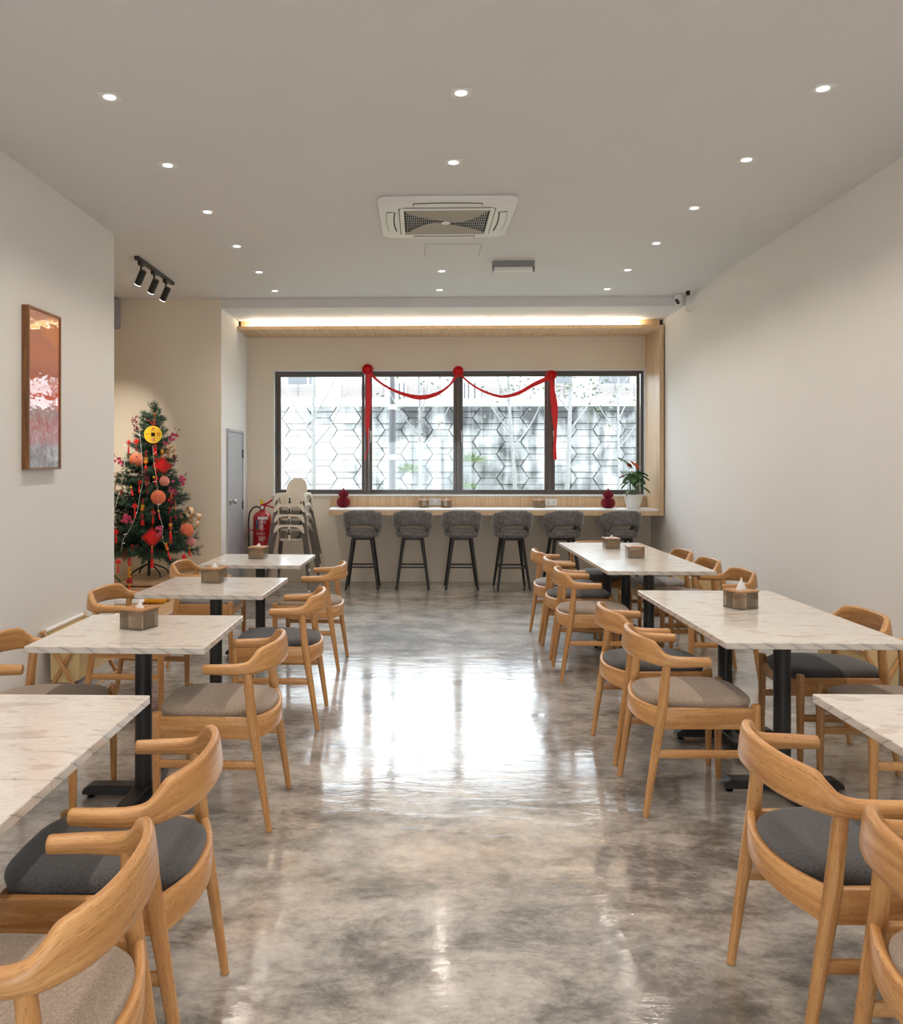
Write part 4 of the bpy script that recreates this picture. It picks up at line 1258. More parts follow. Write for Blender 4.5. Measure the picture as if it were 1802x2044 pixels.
# ------------------------------------------------------------------ red rosette garland on the window
gl = thing('ribbon_garland', 'red ribbon garland with three rosettes swagged over the window frame', 'garland', (0, YB - .005, 0))
ros = [(-.667, 2.655), (.466, 2.628), (1.619, 2.575)]
for k, (x, z) in enumerate(ros):
    b = MB(); rnd = random.Random(k)
    for rr, nn, zz in ((.056, 15, -.012), (.045, 13, -.030), (.032, 11, -.044), (.018, 8, -.054)):
        for i in range(nn):
            a = 2 * PI * i / nn + rnd.uniform(-.15, .15)
            q = Vector((rr * math.cos(a), zz, rr * math.sin(a)))
            tn = Vector((-math.sin(a), 0, math.cos(a))) * (rr * 2.2 / nn * 2 + .006)
            od = Vector((math.cos(a), -.5, math.sin(a))).normalized() * .016
            rings = []
            for s_ in range(5):
                f = -1 + s_ / 2
                c = q + tn * f * .55
                ww = .014 * (1 - .5 * f * f)
                rings.append([tuple(c - od * .2), tuple(c + od * (1 - .4 * f * f) + Vector((0, -ww, 0))), tuple(c + od * (1.1 - .4 * f * f)), tuple(c + Vector((0, .006, 0)))])
            b.loft(rings)
    b.ball((0, -.03, 0), .045, 14, 8, None, 0, (1, .6, 1))
    o = b.build('rosette', 'red', gl, 40); o.location = (x, 0, z)
def ribbon(pts, width, name, thick=.002, twist=0.0):
    P = crom(pts, 8); rings = []
    for i, p in enumerate(P):
        p = Vector(p)
        t = (Vector(P[min(i + 1, len(P) - 1)]) - Vector(P[max(i - 1, 0)])).normalized()
        side = Vector((0, 1, 0)).cross(t).normalized()
        w = width(i / (len(P) - 1))
        tw = twist * math.sin(i * .5)
        side = side * math.cos(tw) + Vector((0, 1, 0)) * math.sin(tw)
        nn = t.cross(side).normalized() * thick
        rings.append([tuple(p - side * w + nn), tuple(p + side * w + nn), tuple(p + side * w - nn), tuple(p - side * w - nn)])
    return MB().loft(rings).build(name, 'red', gl, 40)
ribbon([(-.655, -.035, 2.63), (-.52, -.04, 2.50), (-.33, -.035, 2.39), (-.10, -.03, 2.315), (.06, -.03, 2.31), (.22, -.03, 2.36), (.36, -.035, 2.46), (.455, -.035, 2.60)], lambda f: .022 - .008 * math.sin(f * 9), 'swag', twist=.5)
ribbon([(.478, -.035, 2.60), (.60, -.04, 2.49), (.74, -.035, 2.40), (.92, -.03, 2.33), (1.05, -.03, 2.315), (1.22, -.03, 2.36), (1.40, -.035, 2.46), (1.60, -.035, 2.55)], lambda f: .012 + .020 * f ** 2, 'swag', twist=.45)
ribbon([(-.66, -.032, 2.61), (-.655, -.034, 2.40), (-.658, -.032, 2.20), (-.668, -.032, 2.02), (-.664, -.032, 1.80), (-.662, -.033, 1.66), (-.69, -.034, 1.59), (-.69, -.034, 1.52)], lambda f: .022 + .012 * math.sin(f * PI * 1.8) if f < .5 else max(.006, .03 * (.62 - f) * 3 + .006) if f < .62 else .007, 'tail')
ribbon([(1.625, -.032, 2.54), (1.635, -.034, 2.36), (1.66, -.032, 2.2), (1.667, -.034, 2.0), (1.672, -.032, 1.85), (1.662, -.033, 1.70), (1.668, -.033, 1.53)], lambda f: .018 + .022 * math.sin(min(1, f * 1.6) * PI) ** 1.2 if f < .62 else .016 + .006 * (f - .62) * 2, 'tail')

# ------------------------------------------------------------------ stacked highchairs (front = -y)
def make_highchair(label):
    t = thing('highchair', label, 'highchair', (0, 0, 0), 0, 'stacked white highchairs')
    # seat shell: tray rim on top, tub below, rounded back
    HWX, HY = .165, .15
    tub = []
    for z, k in ((.765, 1.0), (.70, .97), (.60, .93), (.575, .90), (.565, .82)):
        tub.append([(x * k, y * k, z) for x, y in rrect(HWX - .012, HY - .012, .06, 5)])
    inner = [[(x * .965, y * .965, z + (.006 if z < .7 else 0)) for x, y, z in r] for r in tub[::-1]]
    b = MB()
    # rear and side wall only: front is open with a crotch post, so build wall strips
    n = len(tub[0])
    def front(p):
        return p[1] < -HY * .55 and abs(p[0]) < HWX * .86
    vs, fs = [], []
    for r in tub:
        vs += r
    for i in range(len(tub) - 1):
        for j in range(n):
            k = (j + 1) % n
            if i < 2 and (front(tub[0][j]) or front(tub[0][k])):
                continue
            fs.append([i * n + j, i * n + k, (i + 1) * n + k, (i + 1) * n + j])
    fs.append([(len(tub) - 1) * n + j for j in range(n)])
    b.add(vs, fs)
    vi, fi = [], []
    for r in tub:
        vi += [(x * .955, y * .955, z + .004) for x, y, z in r]
    b.add(vi, [f[::-1] for f in fs])
    b.build('seat_tub', 'plastic', t, 50, fix=False)
    b = MB()
    ring_frame(b, rrect(HWX + .012, HY + .012, .035), rrect(HWX - .018, HY - .018, .055), .748, .765)
    # flared skirt with an arched cut-out on every side
    for a, (hw_, hd) in enumerate(((HWX, HY), (HY, HWX), (HWX, HY), (HY, HWX))):
        m = RZ(a * PI / 2)
        rr = []
        N = 24
        for i in range(N + 1):
            f = -1 + 2 * i / N
            x = f * (hw_ + .010)
            arch = .085 if abs(f) > .84 else .085 - .072 * (1 - (abs(f) / .84) ** 4) ** .55
            zb = .754 - arch
            fl = arch * .22
            fx = f * fl
            rr.append([(x, -hd - .010, .752), (x + fx, -hd - .010 - fl, zb), (x + fx, -hd - .006 - fl, zb), (x, -hd - .005, .752)])
        b.loft(rr, True, m)
    b.build('seat_rim', 'plastic', t, 40)
    rings = []
    for i in range(15):
        a = PI * i / 14
        rings.append((math.cos(a), math.sin(a)))
    b = MB()
    out, inn = [], []
    N = 20
    prof = []
    for i in range(N + 1):
        a = PI * i / N
        w = .128
        x = w * math.copysign(abs(math.cos(a)) ** .8, math.cos(a)); z = .765 + .175 * abs(math.sin(a)) ** .75
        prof.append((x, z))
    rows = []
    for k in range(6):
        f = k / 5
        rows.append([(x, HY - .01 - .02 * (x / .128) ** 2 + .05 * ((.765 + (z - .765) * f - .765) / .175), .765 + (z - .765) * f) for x, z in prof])
    vs = [p for r in rows for p in r] + [(p[0], p[1] + .012, p[2]) for r in rows for p in r]
    L = len(prof); off = 6 * L
    fs = []
    for k in range(5):
        for i in range(L - 1):
            q = [k * L + i, k * L + i + 1, (k + 1) * L + i + 1, (k + 1) * L + i]
            fs += [q, [v + off for v in q[::-1]]]
    for i in range(L - 1):
        fs.append([5 * L + i, 5 * L + i + 1, off + 5 * L + i + 1, off + 5 * L + i])
    b.add(vs, fs)
    b.build('backrest', 'plastic', t, 50)
    MB().span((-.014, -HY - .012, .575), (.014, -HY + .004, .752), .004).build('crotch_post', 'plastic', t)
    b = MB().span((-.007, -HY - .0175, .668), (.008, -HY - .012, .715), .001)
    b.span((-.018, -HY - .022, .654), (.018, -HY - .0118, .667), .003)
    b.build('strap_buckle', 'blackgloss', t)
    MB().tube(crom([(.075, .06, .66), (.085, -.02, .62), (.06, -.06, .60), (.02, -.08, .585)], 5), .006, 5).build('safety_strap', 'blackgloss', t)
    for sx in (1, -1):
        for sy in (1, -1):
            top = Vector((sx * .158, sy * .142, .69)); ft = Vector((sx * .262, sy * .262, .02))
            lg = MB().tube([tuple(top), tuple(ft)], [.0125, .0115], 12).build('leg', 'taupe_leg', t)
            d = (ft - top).normalized()
            MB().tube([tuple(ft), tuple(ft + d * .018)], [.014, .013], 12, round_end=True).build('foot_cap', 'plastic', lg)
    return remember(t)
hc = make_highchair('white highchair with grey legs, bottom of the stack by the fire extinguisher')
HX, HYY = -1.515, 9.70
hc.location = (HX, HYY, 0); hc.rotation_euler = (0, 0, R(-7))
for k, nm in ((1, 'second from the bottom'), (2, 'third from the bottom'), (3, 'topmost, its rounded back free')):
    dup(hc, (HX + .002 * k, HYY + .004 * k, .122 * k), R(-7), 'white highchair with grey legs, %s in the stack of four' % nm)

# ------------------------------------------------------------------ fire extinguisher
fe = thing('fire_extinguisher', 'large red fire extinguisher with black hose beside the highchairs', 'extinguisher', (-1.95, 10.06, .30), R(5))
MB().lathe([(.10, 0), (.112, .012), (.113, .03), (.113, .50), (.110, .535), (.09, .572), (.055, .592), (.034, .60), (.033, .615)], 28).build('cylinder', 'red_gloss', fe)
MB().lathe([(.03, .615), (.036, .62), (.036, .655), (.022, .665), (.02, .69)], 16).build('valve', 'red_gloss', fe)
MB().lathe([(.024, 0), (.024, .012), (.019, .014)], 16, T(.0, -.034, .638) @ RX(PI / 2)).build('pressure_gauge', 'steel', fe)
MB().tube(crom([(.0, 0, .675), (.06, -.01, .69), (.125, -.015, .735)], 5), [.011] * 11, 8, flat=.6).build('lever', 'red_gloss', fe)
MB().tube(crom([(.0, 0, .66), (.07, -.01, .66), (.14, -.015, .635)], 5), [.010] * 11, 8, flat=.6).build('carry_handle', 'red_gloss', fe)
MB().span((-.022, -.03, .68), (.012, -.022, .74), .003).build('safety_tag', 'yellow', fe)
MB().tube(crom([(-.03, -.01, .64), (-.09, -.015, .645), (-.15, -.02, .58), (-.165, -.02, .45), (-.162, -.02, .28), (-.160, -.02, .16)], 6), .011, 10).tube([(-.160, -.02, .16), (-.158, -.02, .03)], [.012, .022], 12).build('hose', 'blackgloss', fe)
b = MB()
b.lathe([(.1138, .355), (.1158, .355), (.1158, .372), (.1138, .372)], 28, None, 0, False)
b.span((-.178, -.035, .357), (-.10, -.028, .370)).span((-.178, -.008, .357), (-.10, -.002, .370))
b.build('hose_clip_band', 'red_gloss', fe)
MB().span((-.05, .112, .18), (.05, .236, .46), .003).build('wall_bracket', 'black', fe, 0)
def curved_label(x0, x1, z0, z1, r, name, mat):
    b = MB(); rr = []
    for i in range(9):
        x = x0 + (x1 - x0) * i / 8
        a = x / r
        rr.append([(r * math.sin(a), -r * math.cos(a), z0), (r * math.sin(a), -r * math.cos(a), z1), ((r - .001) * math.sin(a), -(r - .001) * math.cos(a), z1), ((r - .001) * math.sin(a), -(r - .001) * math.cos(a), z0)])
    return b.loft(rr).build(name, mat, fe, 30)
def wrap(mb, r):
    mb.v = [Vector(((r + .0006 - v.y * 0) * math.sin(v.x / r), -(r + .0008) * math.cos(v.x / r), v.z)) for v in mb.v]
    return mb
curved_label(-.075, -.040, .376, .492, .1145, 'blue_label', 'blue_label')
curved_label(-.045, .085, .497, .532, .1142, 'inspection_label', 'white')
tm = text_mesh('ABC POWDER', .0205, .0003, Matrix.Rotation(PI / 2, 4, 'Z'))
tm.v = [Vector((v.x - .0575, 0, v.y + .434)) for v in tm.v]
wrap(tm, .115).build('lettering', 'white', fe, 0, fix=False)
tm = text_mesh('KINGS', .040, .0003)
tm.v = [Vector((v.x - .012, 0, v.y + .325)) for v in tm.v]
wrap(tm, .1145).build('lettering', 'white', fe, 0, fix=False)
b = MB()
for i, (w, z) in enumerate(((.10, .478), (.09, .464), (.10, .45), (.05, .434), (.06, .421), (.07, .406), (.05, .393), (.08, .379), (.09, .285), (.075, .271), (.09, .257), (.06, .243))):
    x0 = -.032
    for k in range(int(w / .012)):
        xx = x0 + k * .0125
        rr = .1143
        b.add([(rr * math.sin(a / rr), -rr * math.cos(a / rr), zz) for a, zz in ((xx, z), (xx + .010, z), (xx + .010, z + .0055), (xx, z + .0055))], [[0, 1, 2, 3]])
b.build('small_print', 'white', fe, 0, fix=False)

# ------------------------------------------------------------------ folding bag baskets along the walls
def make_basket(label):
    t = thing('folding_basket', label, 'basket', (0, 0, 0), 0, 'folding cotton bag baskets on crossed wooden legs')
    L, W, Hh = .62, .25, .43
    for sy in (0, L):
        for sx in (1, -1):
            o_ = .011 * sx
            MB().add(*rbox_geo(.024, .016, math.hypot(W, Hh), .003), Mx=T(0, sy + o_, Hh / 2 + .002) @ RY(sx * math.atan2(W, Hh))).build('crossed_leg', 'oak', t)
    for sx in (1, -1):
        MB().tube([(sx * W / 2, -.03, Hh - .005), (sx * W / 2, L + .03, Hh - .005)], .011, 10).build('top_bar', 'oak', t)
        MB().tube([(sx * W / 2 * .93, 0.0, .025), (sx * W / 2 * .93, L, .025)], .008, 8).build('lower_bar', 'oak', t)
    b = MB()
    prof = [(-W / 2 + .006, Hh - .012), (-W / 2 + .03, .30), (-W / 2 + .035, .12), (-.05, .10), (.05, .10), (W / 2 - .035, .12), (W / 2 - .03, .30), (W / 2 - .006, Hh - .012)]
    rr = []
    for y in (.03, .035, L - .035, L - .03):
        rr.append([(x, y, z) for x, z in prof])
    vs = [p for r in rr for p in r]
    n = len(prof)
    fs = [[i * n + j, i * n + j + 1, (i + 1) * n + j + 1, (i + 1) * n + j] for i in range(3) for j in range(n - 1)]
    fs += [[j for j in range(n)], [3 * n + j for j in range(n)]]
    b.add(vs, fs)
    b.build('cotton_bag', 'cotton', t, 20)
    for sx in (1, -1):
        MB().tube([(sx * W / 2, .02, Hh - .005), (sx * W / 2, L - .02, Hh - .005)], .0145, 10).build('cotton_hem', 'tissue', t)
    return remember(t)
bk1 = make_basket('folding cotton basket on crossed legs against the wall under the framed print')
bk1.location = (-2.255, 5.12, 0)
dup(bk1, (2.635, 4.74, 0), 0, 'folding cotton basket against the plain wall behind the charcoal-seated chair')
dup(bk1, (2.640, 7.60, 0), 0, 'folding cotton basket against the plain wall by the far three-top table')

# ------------------------------------------------------------------ nook: deck, plinth, cushions, plant
deck = thing('wooden_deck', 'raised wooden deck with narrow planks below the decorated tree', 'platform', (0, 0, 0))
DZ = .27
MB().span((-4.49, 6.40, 0), (-2.06, YA - .004, DZ - .022)).build('deck_frame', 'deck', deck, 0)
pm_ = None
y = 6.395
k = 0
while y < YA - .11:
    if pm_ is None:
        o = MB().box((0, 0, 0), (2.44, .094, .022), .002, None, 0, 1).build('plank', 'deck', deck, 0)
        pm_ = o.data
    else:
        o = bpy.data.objects.new('plank', pm_); C.objects.link(o); o.parent = deck
    o.location = (-3.272 + .002 * math.sin(k * 7), y + .047, DZ - .0105)
    y += .0965; k += 1
pln = thing('tree_plinth', 'low brown wooden plinth under the tree stand', 'plinth', (-2.30, 8.44, DZ + .0005))
MB().span((-.64, -.46, .012), (.16, .46, .048), .004).build('plinth_top', 'deck', pln)
MB().span((-.60, -.42, 0), (.12, .42, .012)).build('plinth_base', 'walnut', pln)
PZT = DZ + .0485
cu = thing('cushion', 'yellow tube-shaped cushion on the deck, seen under a table edge', 'cushion', (-2.33, 7.06, DZ + .0006), R(4))
MB().tube(crom([(-.09, 0, .037), (-.03, .0, .037), (.05, .0, .037), (.10, .01, .037)], 5), [.034] * 16, 14, round_end=True).build('cushion_body', 'yellow_plush', cu)
MB().tube(crom([(.02, .12, .030), (.07, .12, .030), (.12, .12, .030)], 5), [.028] * 11, 12, round_end=True).build('cushion_loop', 'yellow_plush', cu)
cw = thing('pillow', 'fluffy white pillow on the deck beside the yellow cushion', 'pillow', (-2.50, 6.98, DZ + .0006), R(10))
MB().loft([[(x * k * .13, y * k * .10, z) for x, y in [(math.copysign(abs(math.cos(2 * PI * j / 24)) ** .7, math.cos(2 * PI * j / 24)), math.copysign(abs(math.sin(2 * PI * j / 24)) ** .7, math.sin(2 * PI * j / 24))) for j in range(24)]] for z, k in ((0, .6), (.012, .9), (.035, 1), (.06, .88), (.075, .6), (.08, .1))]).build('pillow_body', 'white_plush', cw, 60)
MB().tube([(-.12, -.095, .036), (.0, -.101, .036), (.12, -.095, .036)], .004, 6).build('seam', 'tissue', cw)
pn = thing('potted_plant', 'broad-leaved green plant on the deck, half hidden by the wall edge', 'plant', (-2.98, 7.55, DZ + .0006))
MB().lathe([(.07, 0), (.085, .01), (.10, .10), (.104, .12), (.095, .12), (.09, .10), (.002, .10)], 20).build('pot', 'pot', pn)
for a, h, L, pt in ((-10, .06, .17, -35), (20, .11, .16, -15), (-40, .13, .15, 10), (70, .10, .15, -20), (180, .10, .17, -20), (130, .14, .15, 10), (250, .09, .15, -25)):
    a = R(a); tip = Vector((.05 * math.cos(a), .05 * math.sin(a), .10 + h))
    MB().tube([(.01 * math.cos(a), .01 * math.sin(a), .10), tuple(tip)], .004, 6).build('stem', 'stem', pn)
    lf = blade(L, .05, .4).build('leaf', 'leaf', pn, 60, fix=False)
    lf.matrix_local = T(*tip) @ RZ(a) @ RY(-R(pt))

# ------------------------------------------------------------------ decorated fir tree
TX, TY = -2.80, 8.42
fir = thing('christmas_tree', 'dark green artificial fir tree on black stand in the nook', 'tree', (TX, TY, PZT))
def zz(z):
    return z - PZT
MB().tube([(-.01, 0, .006), (0, 0, .30)], .017, 12).build('stand_post', 'black', fir)
for a in (215, 305, 35, 125):
    a = R(a + 12); c_, s_ = math.cos(a), math.sin(a)
    MB().tube(crom([(0, 0, .135), (.09 * c_, .09 * s_, .105), (.175 * c_, .175 * s_, .065), (.205 * c_, .205 * s_, .04), (.215 * c_, .215 * s_, .0085)], 5), .008, 8).build('stand_leg', 'black', fir)
MB().tube(crom([(0, 0, .28), (.02, .0, .8), (.05, 0, 1.4), (.055, 0, 1.66)], 6), [.014 - .0005 * i for i in range(19)], 8).build('trunk', 'bark', fir)
rnd = random.Random(21)
def needles(mb, p, q, step, ln, per, rn):
    d = (q - p); L = d.length; d.normalize()
    n = max(2, int(L / step))
    for i in range(n):
        c = p.lerp(q, (i + .5) / n)
        for _ in range(per):
            v = Vector((rn.gauss(0, 1), rn.gauss(0, 1), rn.gauss(0, 1)))
            v = (v - d * v.dot(d)).normalized()
            e = (v * .85 + d * .55).normalized() * ln * rn.uniform(.75, 1.15)
            w = d.cross(v).normalized() * .0016
            mb.add([c - w, c + w, c + e + w * .4, c + e - w * .4], [[0, 1, 2, 3]], None, 0, [[(0, 0)] * 4])
def branch_mesh(L, seed):
    rn = random.Random(seed)
    mb = MB()
    a = Vector((0, 0, 0)); e = Vector((L, 0, -.03 * L))
    mb.tube([a, e], [.003, .0015], 4)
    needles(mb, a, e, .007, .032, 4, rn)
    k = max(2, int(L / .045))
    for i in range(1, k + 1):
        f = i / (k + .6)
        c = a.lerp(e, f)
        for s in (1, -1):
            tl = (.05 + .10 * L) * (1.15 - .45 * f) * rn.uniform(.8, 1.15)
            t2 = c + Vector((tl * .72, s * tl * .7, rn.uniform(-.02, .035)))
            mb.tube([c, t2], [.002, .001], 3)
            needles(mb, c, t2, .0075, .029, 4, rn)
    return mb
brs = {}
def branch(L, loc, az, pitch):
    key = min((.10, .17, .25, .34, .44), key=lambda v: abs(v - L))
    var = rnd.randint(0, 1)
    if (key, var) not in brs:
        o = branch_mesh(key, int(key * 1000) + var).build('branch', 'needle', fir, 0, fix=False)
        brs[(key, var)] = o.data
    else:
        o = bpy.data.objects.new('branch', brs[(key, var)]); C.objects.link(o); o.parent = fir
    s = L / key
    o.matrix_local = T(*loc) @ RZ(az) @ RY(-pitch) @ RX(rnd.uniform(-.5, .5)) @ Matrix.Diagonal((s, max(s, .85), max(s, .85), 1))
z = .60
tier = 0
while z < 2.0:
    rad = .055 + .33 * (2.05 - z)
    if z < .72:
        rad *= .97
    n = max(6, int(8 + rad * 22))
    for i in range(n):
        az = 2 * PI * i / n + tier * 1.1 + rnd.uniform(-.2, .2)
        L = max(.115, rad * rnd.uniform(.86, 1.08) + .015) * (.93 if 0 < az % (2 * PI) < PI else 1.0)
        if math.sin(az) > .3:
            L = min(L, .42)
        branch(L, (.055 * max(0, (z - .9) / 1.1) ** 2 - .012, 0, zz(z + rnd.uniform(-.03, .03))), az, R(rnd.uniform(-12, 14) + 22 * (z - .6) / 1.4))
    z += .074 + .03 * rad
    tier += 1
for i in range(3):
    branch(.11, (.055, 0, zz(1.93 + .04 * i)), i * 2.1, R(62))
branch(.12, (.055, 0, zz(1.97)), 0, R(86))
# furry sleeve of the lower trunk
b = MB()
needles(b, Vector((0, 0, zz(.445))), Vector((.005, 0, zz(.66))), .004, .045, 10, random.Random(3))
o = b.build('needle_sleeve', 'needle', fir, 0, fix=False); o['kind'] = 'stuff'

# -- hanging ornaments (every one a thing of its own)
def tassel(mb, x, z, L, w=.010, mi=0):
    mb.lathe([(w * .35, z), (w * .6, z - .006), (w * .75, z - L * .4), (w, z - L), (w * .3, z - L)], 8, T(x, 0, 0), mi)
def honeycomb(name, label, loc, r, inner, outer, az=0):
    t = thing(name, label, 'ornament', loc, az, 'honeycomb paper balls on the tree')
    n, m = 14, 9
    def pt(i, j, rr):
        th = PI * i / (2 * m); ph = 2 * PI * (j + (.5 if i % 2 else 0)) / n
        return Vector((rr * math.sin(th) * math.cos(ph), rr * math.sin(th) * math.sin(ph), rr * math.cos(th)))
    ov, of, iv, iff = [], [], [], []
    for i in range(0, 2 * m - 1):
        for j in range(n):
            if i % 2 == 0:
                q = [(i, j), (i + 1, j - 1), (i + 2, j), (i + 1, j)]
            else:
                q = [(i, j), (i + 1, j), (i + 2, j), (i + 1, j + 1)]
            o4 = [pt(a, c, r) for a, c in q]
            ce = sum(o4, Vector()) / 4
            a4 = [ce + (p - ce) * .80 for p in o4]
            d4 = [(ce + (p - ce) * .55) * .80 for p in o4]
            k = len(ov); ov += o4 + a4
            of += [[k + x, k + (x + 1) % 4, k + 4 + (x + 1) % 4, k + 4 + x] for x in range(4)]
            k = len(iv); iv += a4 + d4
            iff += [[k + x, k + (x + 1) % 4, k + 4 + (x + 1) % 4, k + 4 + x] for x in range(4)] + [[k + 4, k + 5, k + 6, k + 7]]
    MB().add(ov, of).build('paper_edges', outer, t, 0, fix=False)
    MB().add(iv, iff).build('paper_cells', inner, t, 0, fix=False)
    MB().tube([(0, 0, r * .98), (0, .008, r + .03)], .0012, 5).build('hanging_cord', 'red_tassel', t)
    return t
honeycomb('honeycomb_ball', 'orange honeycomb paper ball on the tree, upper one by the wall edge', (-2.866, 8.215, 1.52), .0735, 'orange', 'salmon')
honeycomb('honeycomb_ball', 'orange honeycomb paper ball in the middle of the tree', (-2.612, 8.11, 1.146), .0735, 'orange', 'salmon', .4)
honeycomb('honeycomb_ball', 'orange honeycomb paper ball low on the tree, below the gold ribbon bow', (-2.366, 8.25, .807), .070, 'orange', 'salmon', 1.0)
honeycomb('honeycomb_ball', 'small pale pink honeycomb paper ball above the middle orange one', (-2.575, 8.19, 1.306), .051, 'salmon', 'pale_pink', .2)
honeycomb('honeycomb_ball', 'pale pink honeycomb ball peeking out under the lowest orange one', (-2.337, 8.30, .69), .046, 'pale_pink', 'pale_pink', .5)

# the big coin
coin = thing('coin_ornament', 'large yellow coin ornament with square hole and red characters', 'ornament', (-2.705, 8.235, 1.776), R(18))
b = MB(); n = 40; sq = .019
outer = [(.088 * math.cos(2 * PI * j / n + PI / 4), .088 * math.sin(2 * PI * j / n + PI / 4)) for j in range(n)]
inner = []
for j in range(n):
    a = 2 * PI * j / n + PI / 4
    k = sq / max(abs(math.cos(a)), abs(math.sin(a)))
    inner.append((k * math.cos(a), k * math.sin(a)))
yd = .022
b.loft([[(x, -yd, z) for x, z in outer], [(x, yd, z) for x, z in outer], [(x, yd, z) for x, z in inner], [(x, -yd, z) for x, z in inner]], cap=False, closed=True)
b.build('coin_disc', 'yellow', coin, 30)
MB().span((-sq, -.004, -sq), (sq, .004, sq)).build('hole_backing', 'bark', coin, 0)
for a in (45, 135, 225, 315):
    MB().span((.032, -yd - .0012, -.0012), (.078, -yd + .001, .0012), 0, RY(-R(a))).build('divider_line', 'gold', coin, 0)
for ch, x, z in (('大', 0, .052), ('一', -.052, 0), ('吉', .052, 0), ('順', 0, -.052)):
    tm = text_mesh(ch, .046, .0006, T(x, -yd - .0008, z) @ RX(PI / 2))
    tm.build('lettering', 'red_gloss', coin, 0, fix=False)
MB().tube(crom([(0, 0, .088), (-.02, .0, .12), (-.045, .01, .15)], 4), .0022, 5).tube(crom([(0, 0, .088), (.008, 0, .115), (0, .01, .15)], 4), .0022, 5).build('hanging_cord', 'red_tassel', coin)
b = MB()
for x, L in ((.012, .15), (.030, .18)):
    tassel(b, x, -.10, L, .013)
b.tube([(.012, 0, -.088), (.012, 0, -.10)], .003, 6).tube([(.028, 0, -.084), (.030, 0, -.10)], .003, 6)
b.build('tassel', 'red_tassel', coin)

def small_knot(label, loc, tl=.075, az=0):
    t = thing('knot_charm', label, 'charm', loc, az, 'small red knot charms on the tree')
    b = MB()
    b.box((0, 0, 0), (.024, .012, .024), .004, RY(PI / 4))
    for a in range(0, 360, 45):
        r_ = .017 if a % 90 else .021
        c = Vector((r_ * math.sin(R(a)), 0, r_ * math.cos(R(a))))
        b.tube([(c.x + .0065 * math.cos(2 * PI * k / 8), 0, c.z + .0065 * math.sin(2 * PI * k / 8)) for k in range(9)], .0032, 5, False)
    b.tube([(0, 0, .026), (0, .006, .06)], .001, 4)
    b.build('knot', 'red', t)
    if tl:
        MB().lathe([(.004, -.026), (.005, -.03), (.004, -.036)], 8).build('bead', 'gold', t)
        b = MB(); tassel(b, 0, -.036, tl, .0105); b.build('tassel', 'red_tassel', t)
    return t
P_ = .024
small_knot('small red knot charm with tassel, high on the tree above the upper orange ball', (-2.885, 8.26, 1.707), .06)
small_knot('dark red knot charm at the tree edge by the wall, near its top', (-3.0, 8.36, 1.698), .09)
small_knot('small red knot charm beside the house charm in the middle of the tree', (-2.799, 8.10, 1.300))
small_knot('small red knot charm above the pink blossoms, lower half of the tree', (-2.815, 8.02, 1.063))
small_knot('small red knot charm to one side of the orange-beaded charm, above the big knot', (-2.638, 8.03, .998), .07)
small_knot('small red knot charm low on the tree, by the wall edge', (-2.991, 7.99, .812), .07)
small_knot('small red knot charm hanging below the lowest branches by the wall edge', (-2.937, 7.90, .53), .07)
small_knot('small flat red knot charm without tassel hanging above the wooden chair', (-2.356, 8.12, .555), 0)

def bead_charm(label, loc, bead, tl=.11, top='gold'):
    t = thing('bead_charm', label, 'charm', loc, 0, 'beaded charms on the tree')
    b = MB().box((-.008, 0, .004), (.018, .010, .034), .003).box((.011, 0, .003), (.016, .010, .036), .003).box((0, .001, .0), (.036, .006, .012), .002)
    b.build('character_plate', top, t)
    MB().ball((0, 0, -.030), .021, 14, 8, None, 0, (1, 1, .72)).build('bead', bead, t)
    MB().lathe([(.004, -.046), (.0065, -.054), (.005, -.062)], 8).build('bead_cap', 'gold', t)
    b = MB(); tassel(b, 0, -.062, tl, .02); b.build('tassel', 'red_tassel', t)
    MB().tube([(-.004, 0, .022), (-.006, .008, .09)], .0014, 5).tube([(.004, 0, .022), (.006, .008, .09)], .0014, 5).build('hanging_cord', 'red_tassel', t)
bead_charm('gold character charm with orange bead beside the upper orange ball', (-2.754, 8.16, 1.525), 'orange_bead', .05)
bead_charm('gold character charm with orange bead and full red tassel, centre of tree', (-2.739, 8.02, 1.058), 'orange_bead', .12)
bead_charm('charm with red bead and slim red tassel, on the side toward the door', (-2.484, 8.09, .87), 'red_gloss', .12)

def house_charm(label, loc):
    t = thing('house_charm', label, 'charm', loc, 0, 'small house-shaped charms on the tree')
    MB().prism([(-.026, 0), (.026, 0), (.018, .014), (.006, .018), (0, .024), (-.006, .018), (-.018, .014)], .016, T(0, .008, .010) @ RX(PI / 2)).build('roof', 'gold', t, 0)
    MB().span((-.018, -.008, -.022), (.018, .008, .0095), .002).build('body', 'salmon', t)
    b = MB()
    for x in (-.009, .009):
        b.span((x - .005, -.0092, -.016), (x + .005, -.008, .004))
    b.build('window', 'red', t, 0)
    b = MB(); tassel(b, 0, -.030, .075, .011); b.tube([(0, 0, -.022), (0, 0, -.032)], .0025, 6); b.build('tassel', 'red_tassel', t)
house_charm('pink and gold house charm with tassel below the purple berries', (-2.721, 8.10, 1.287))
house_charm('pink and gold house charm with tassel at the tree edge by the wall', (-3.045, 8.26, 1.192))

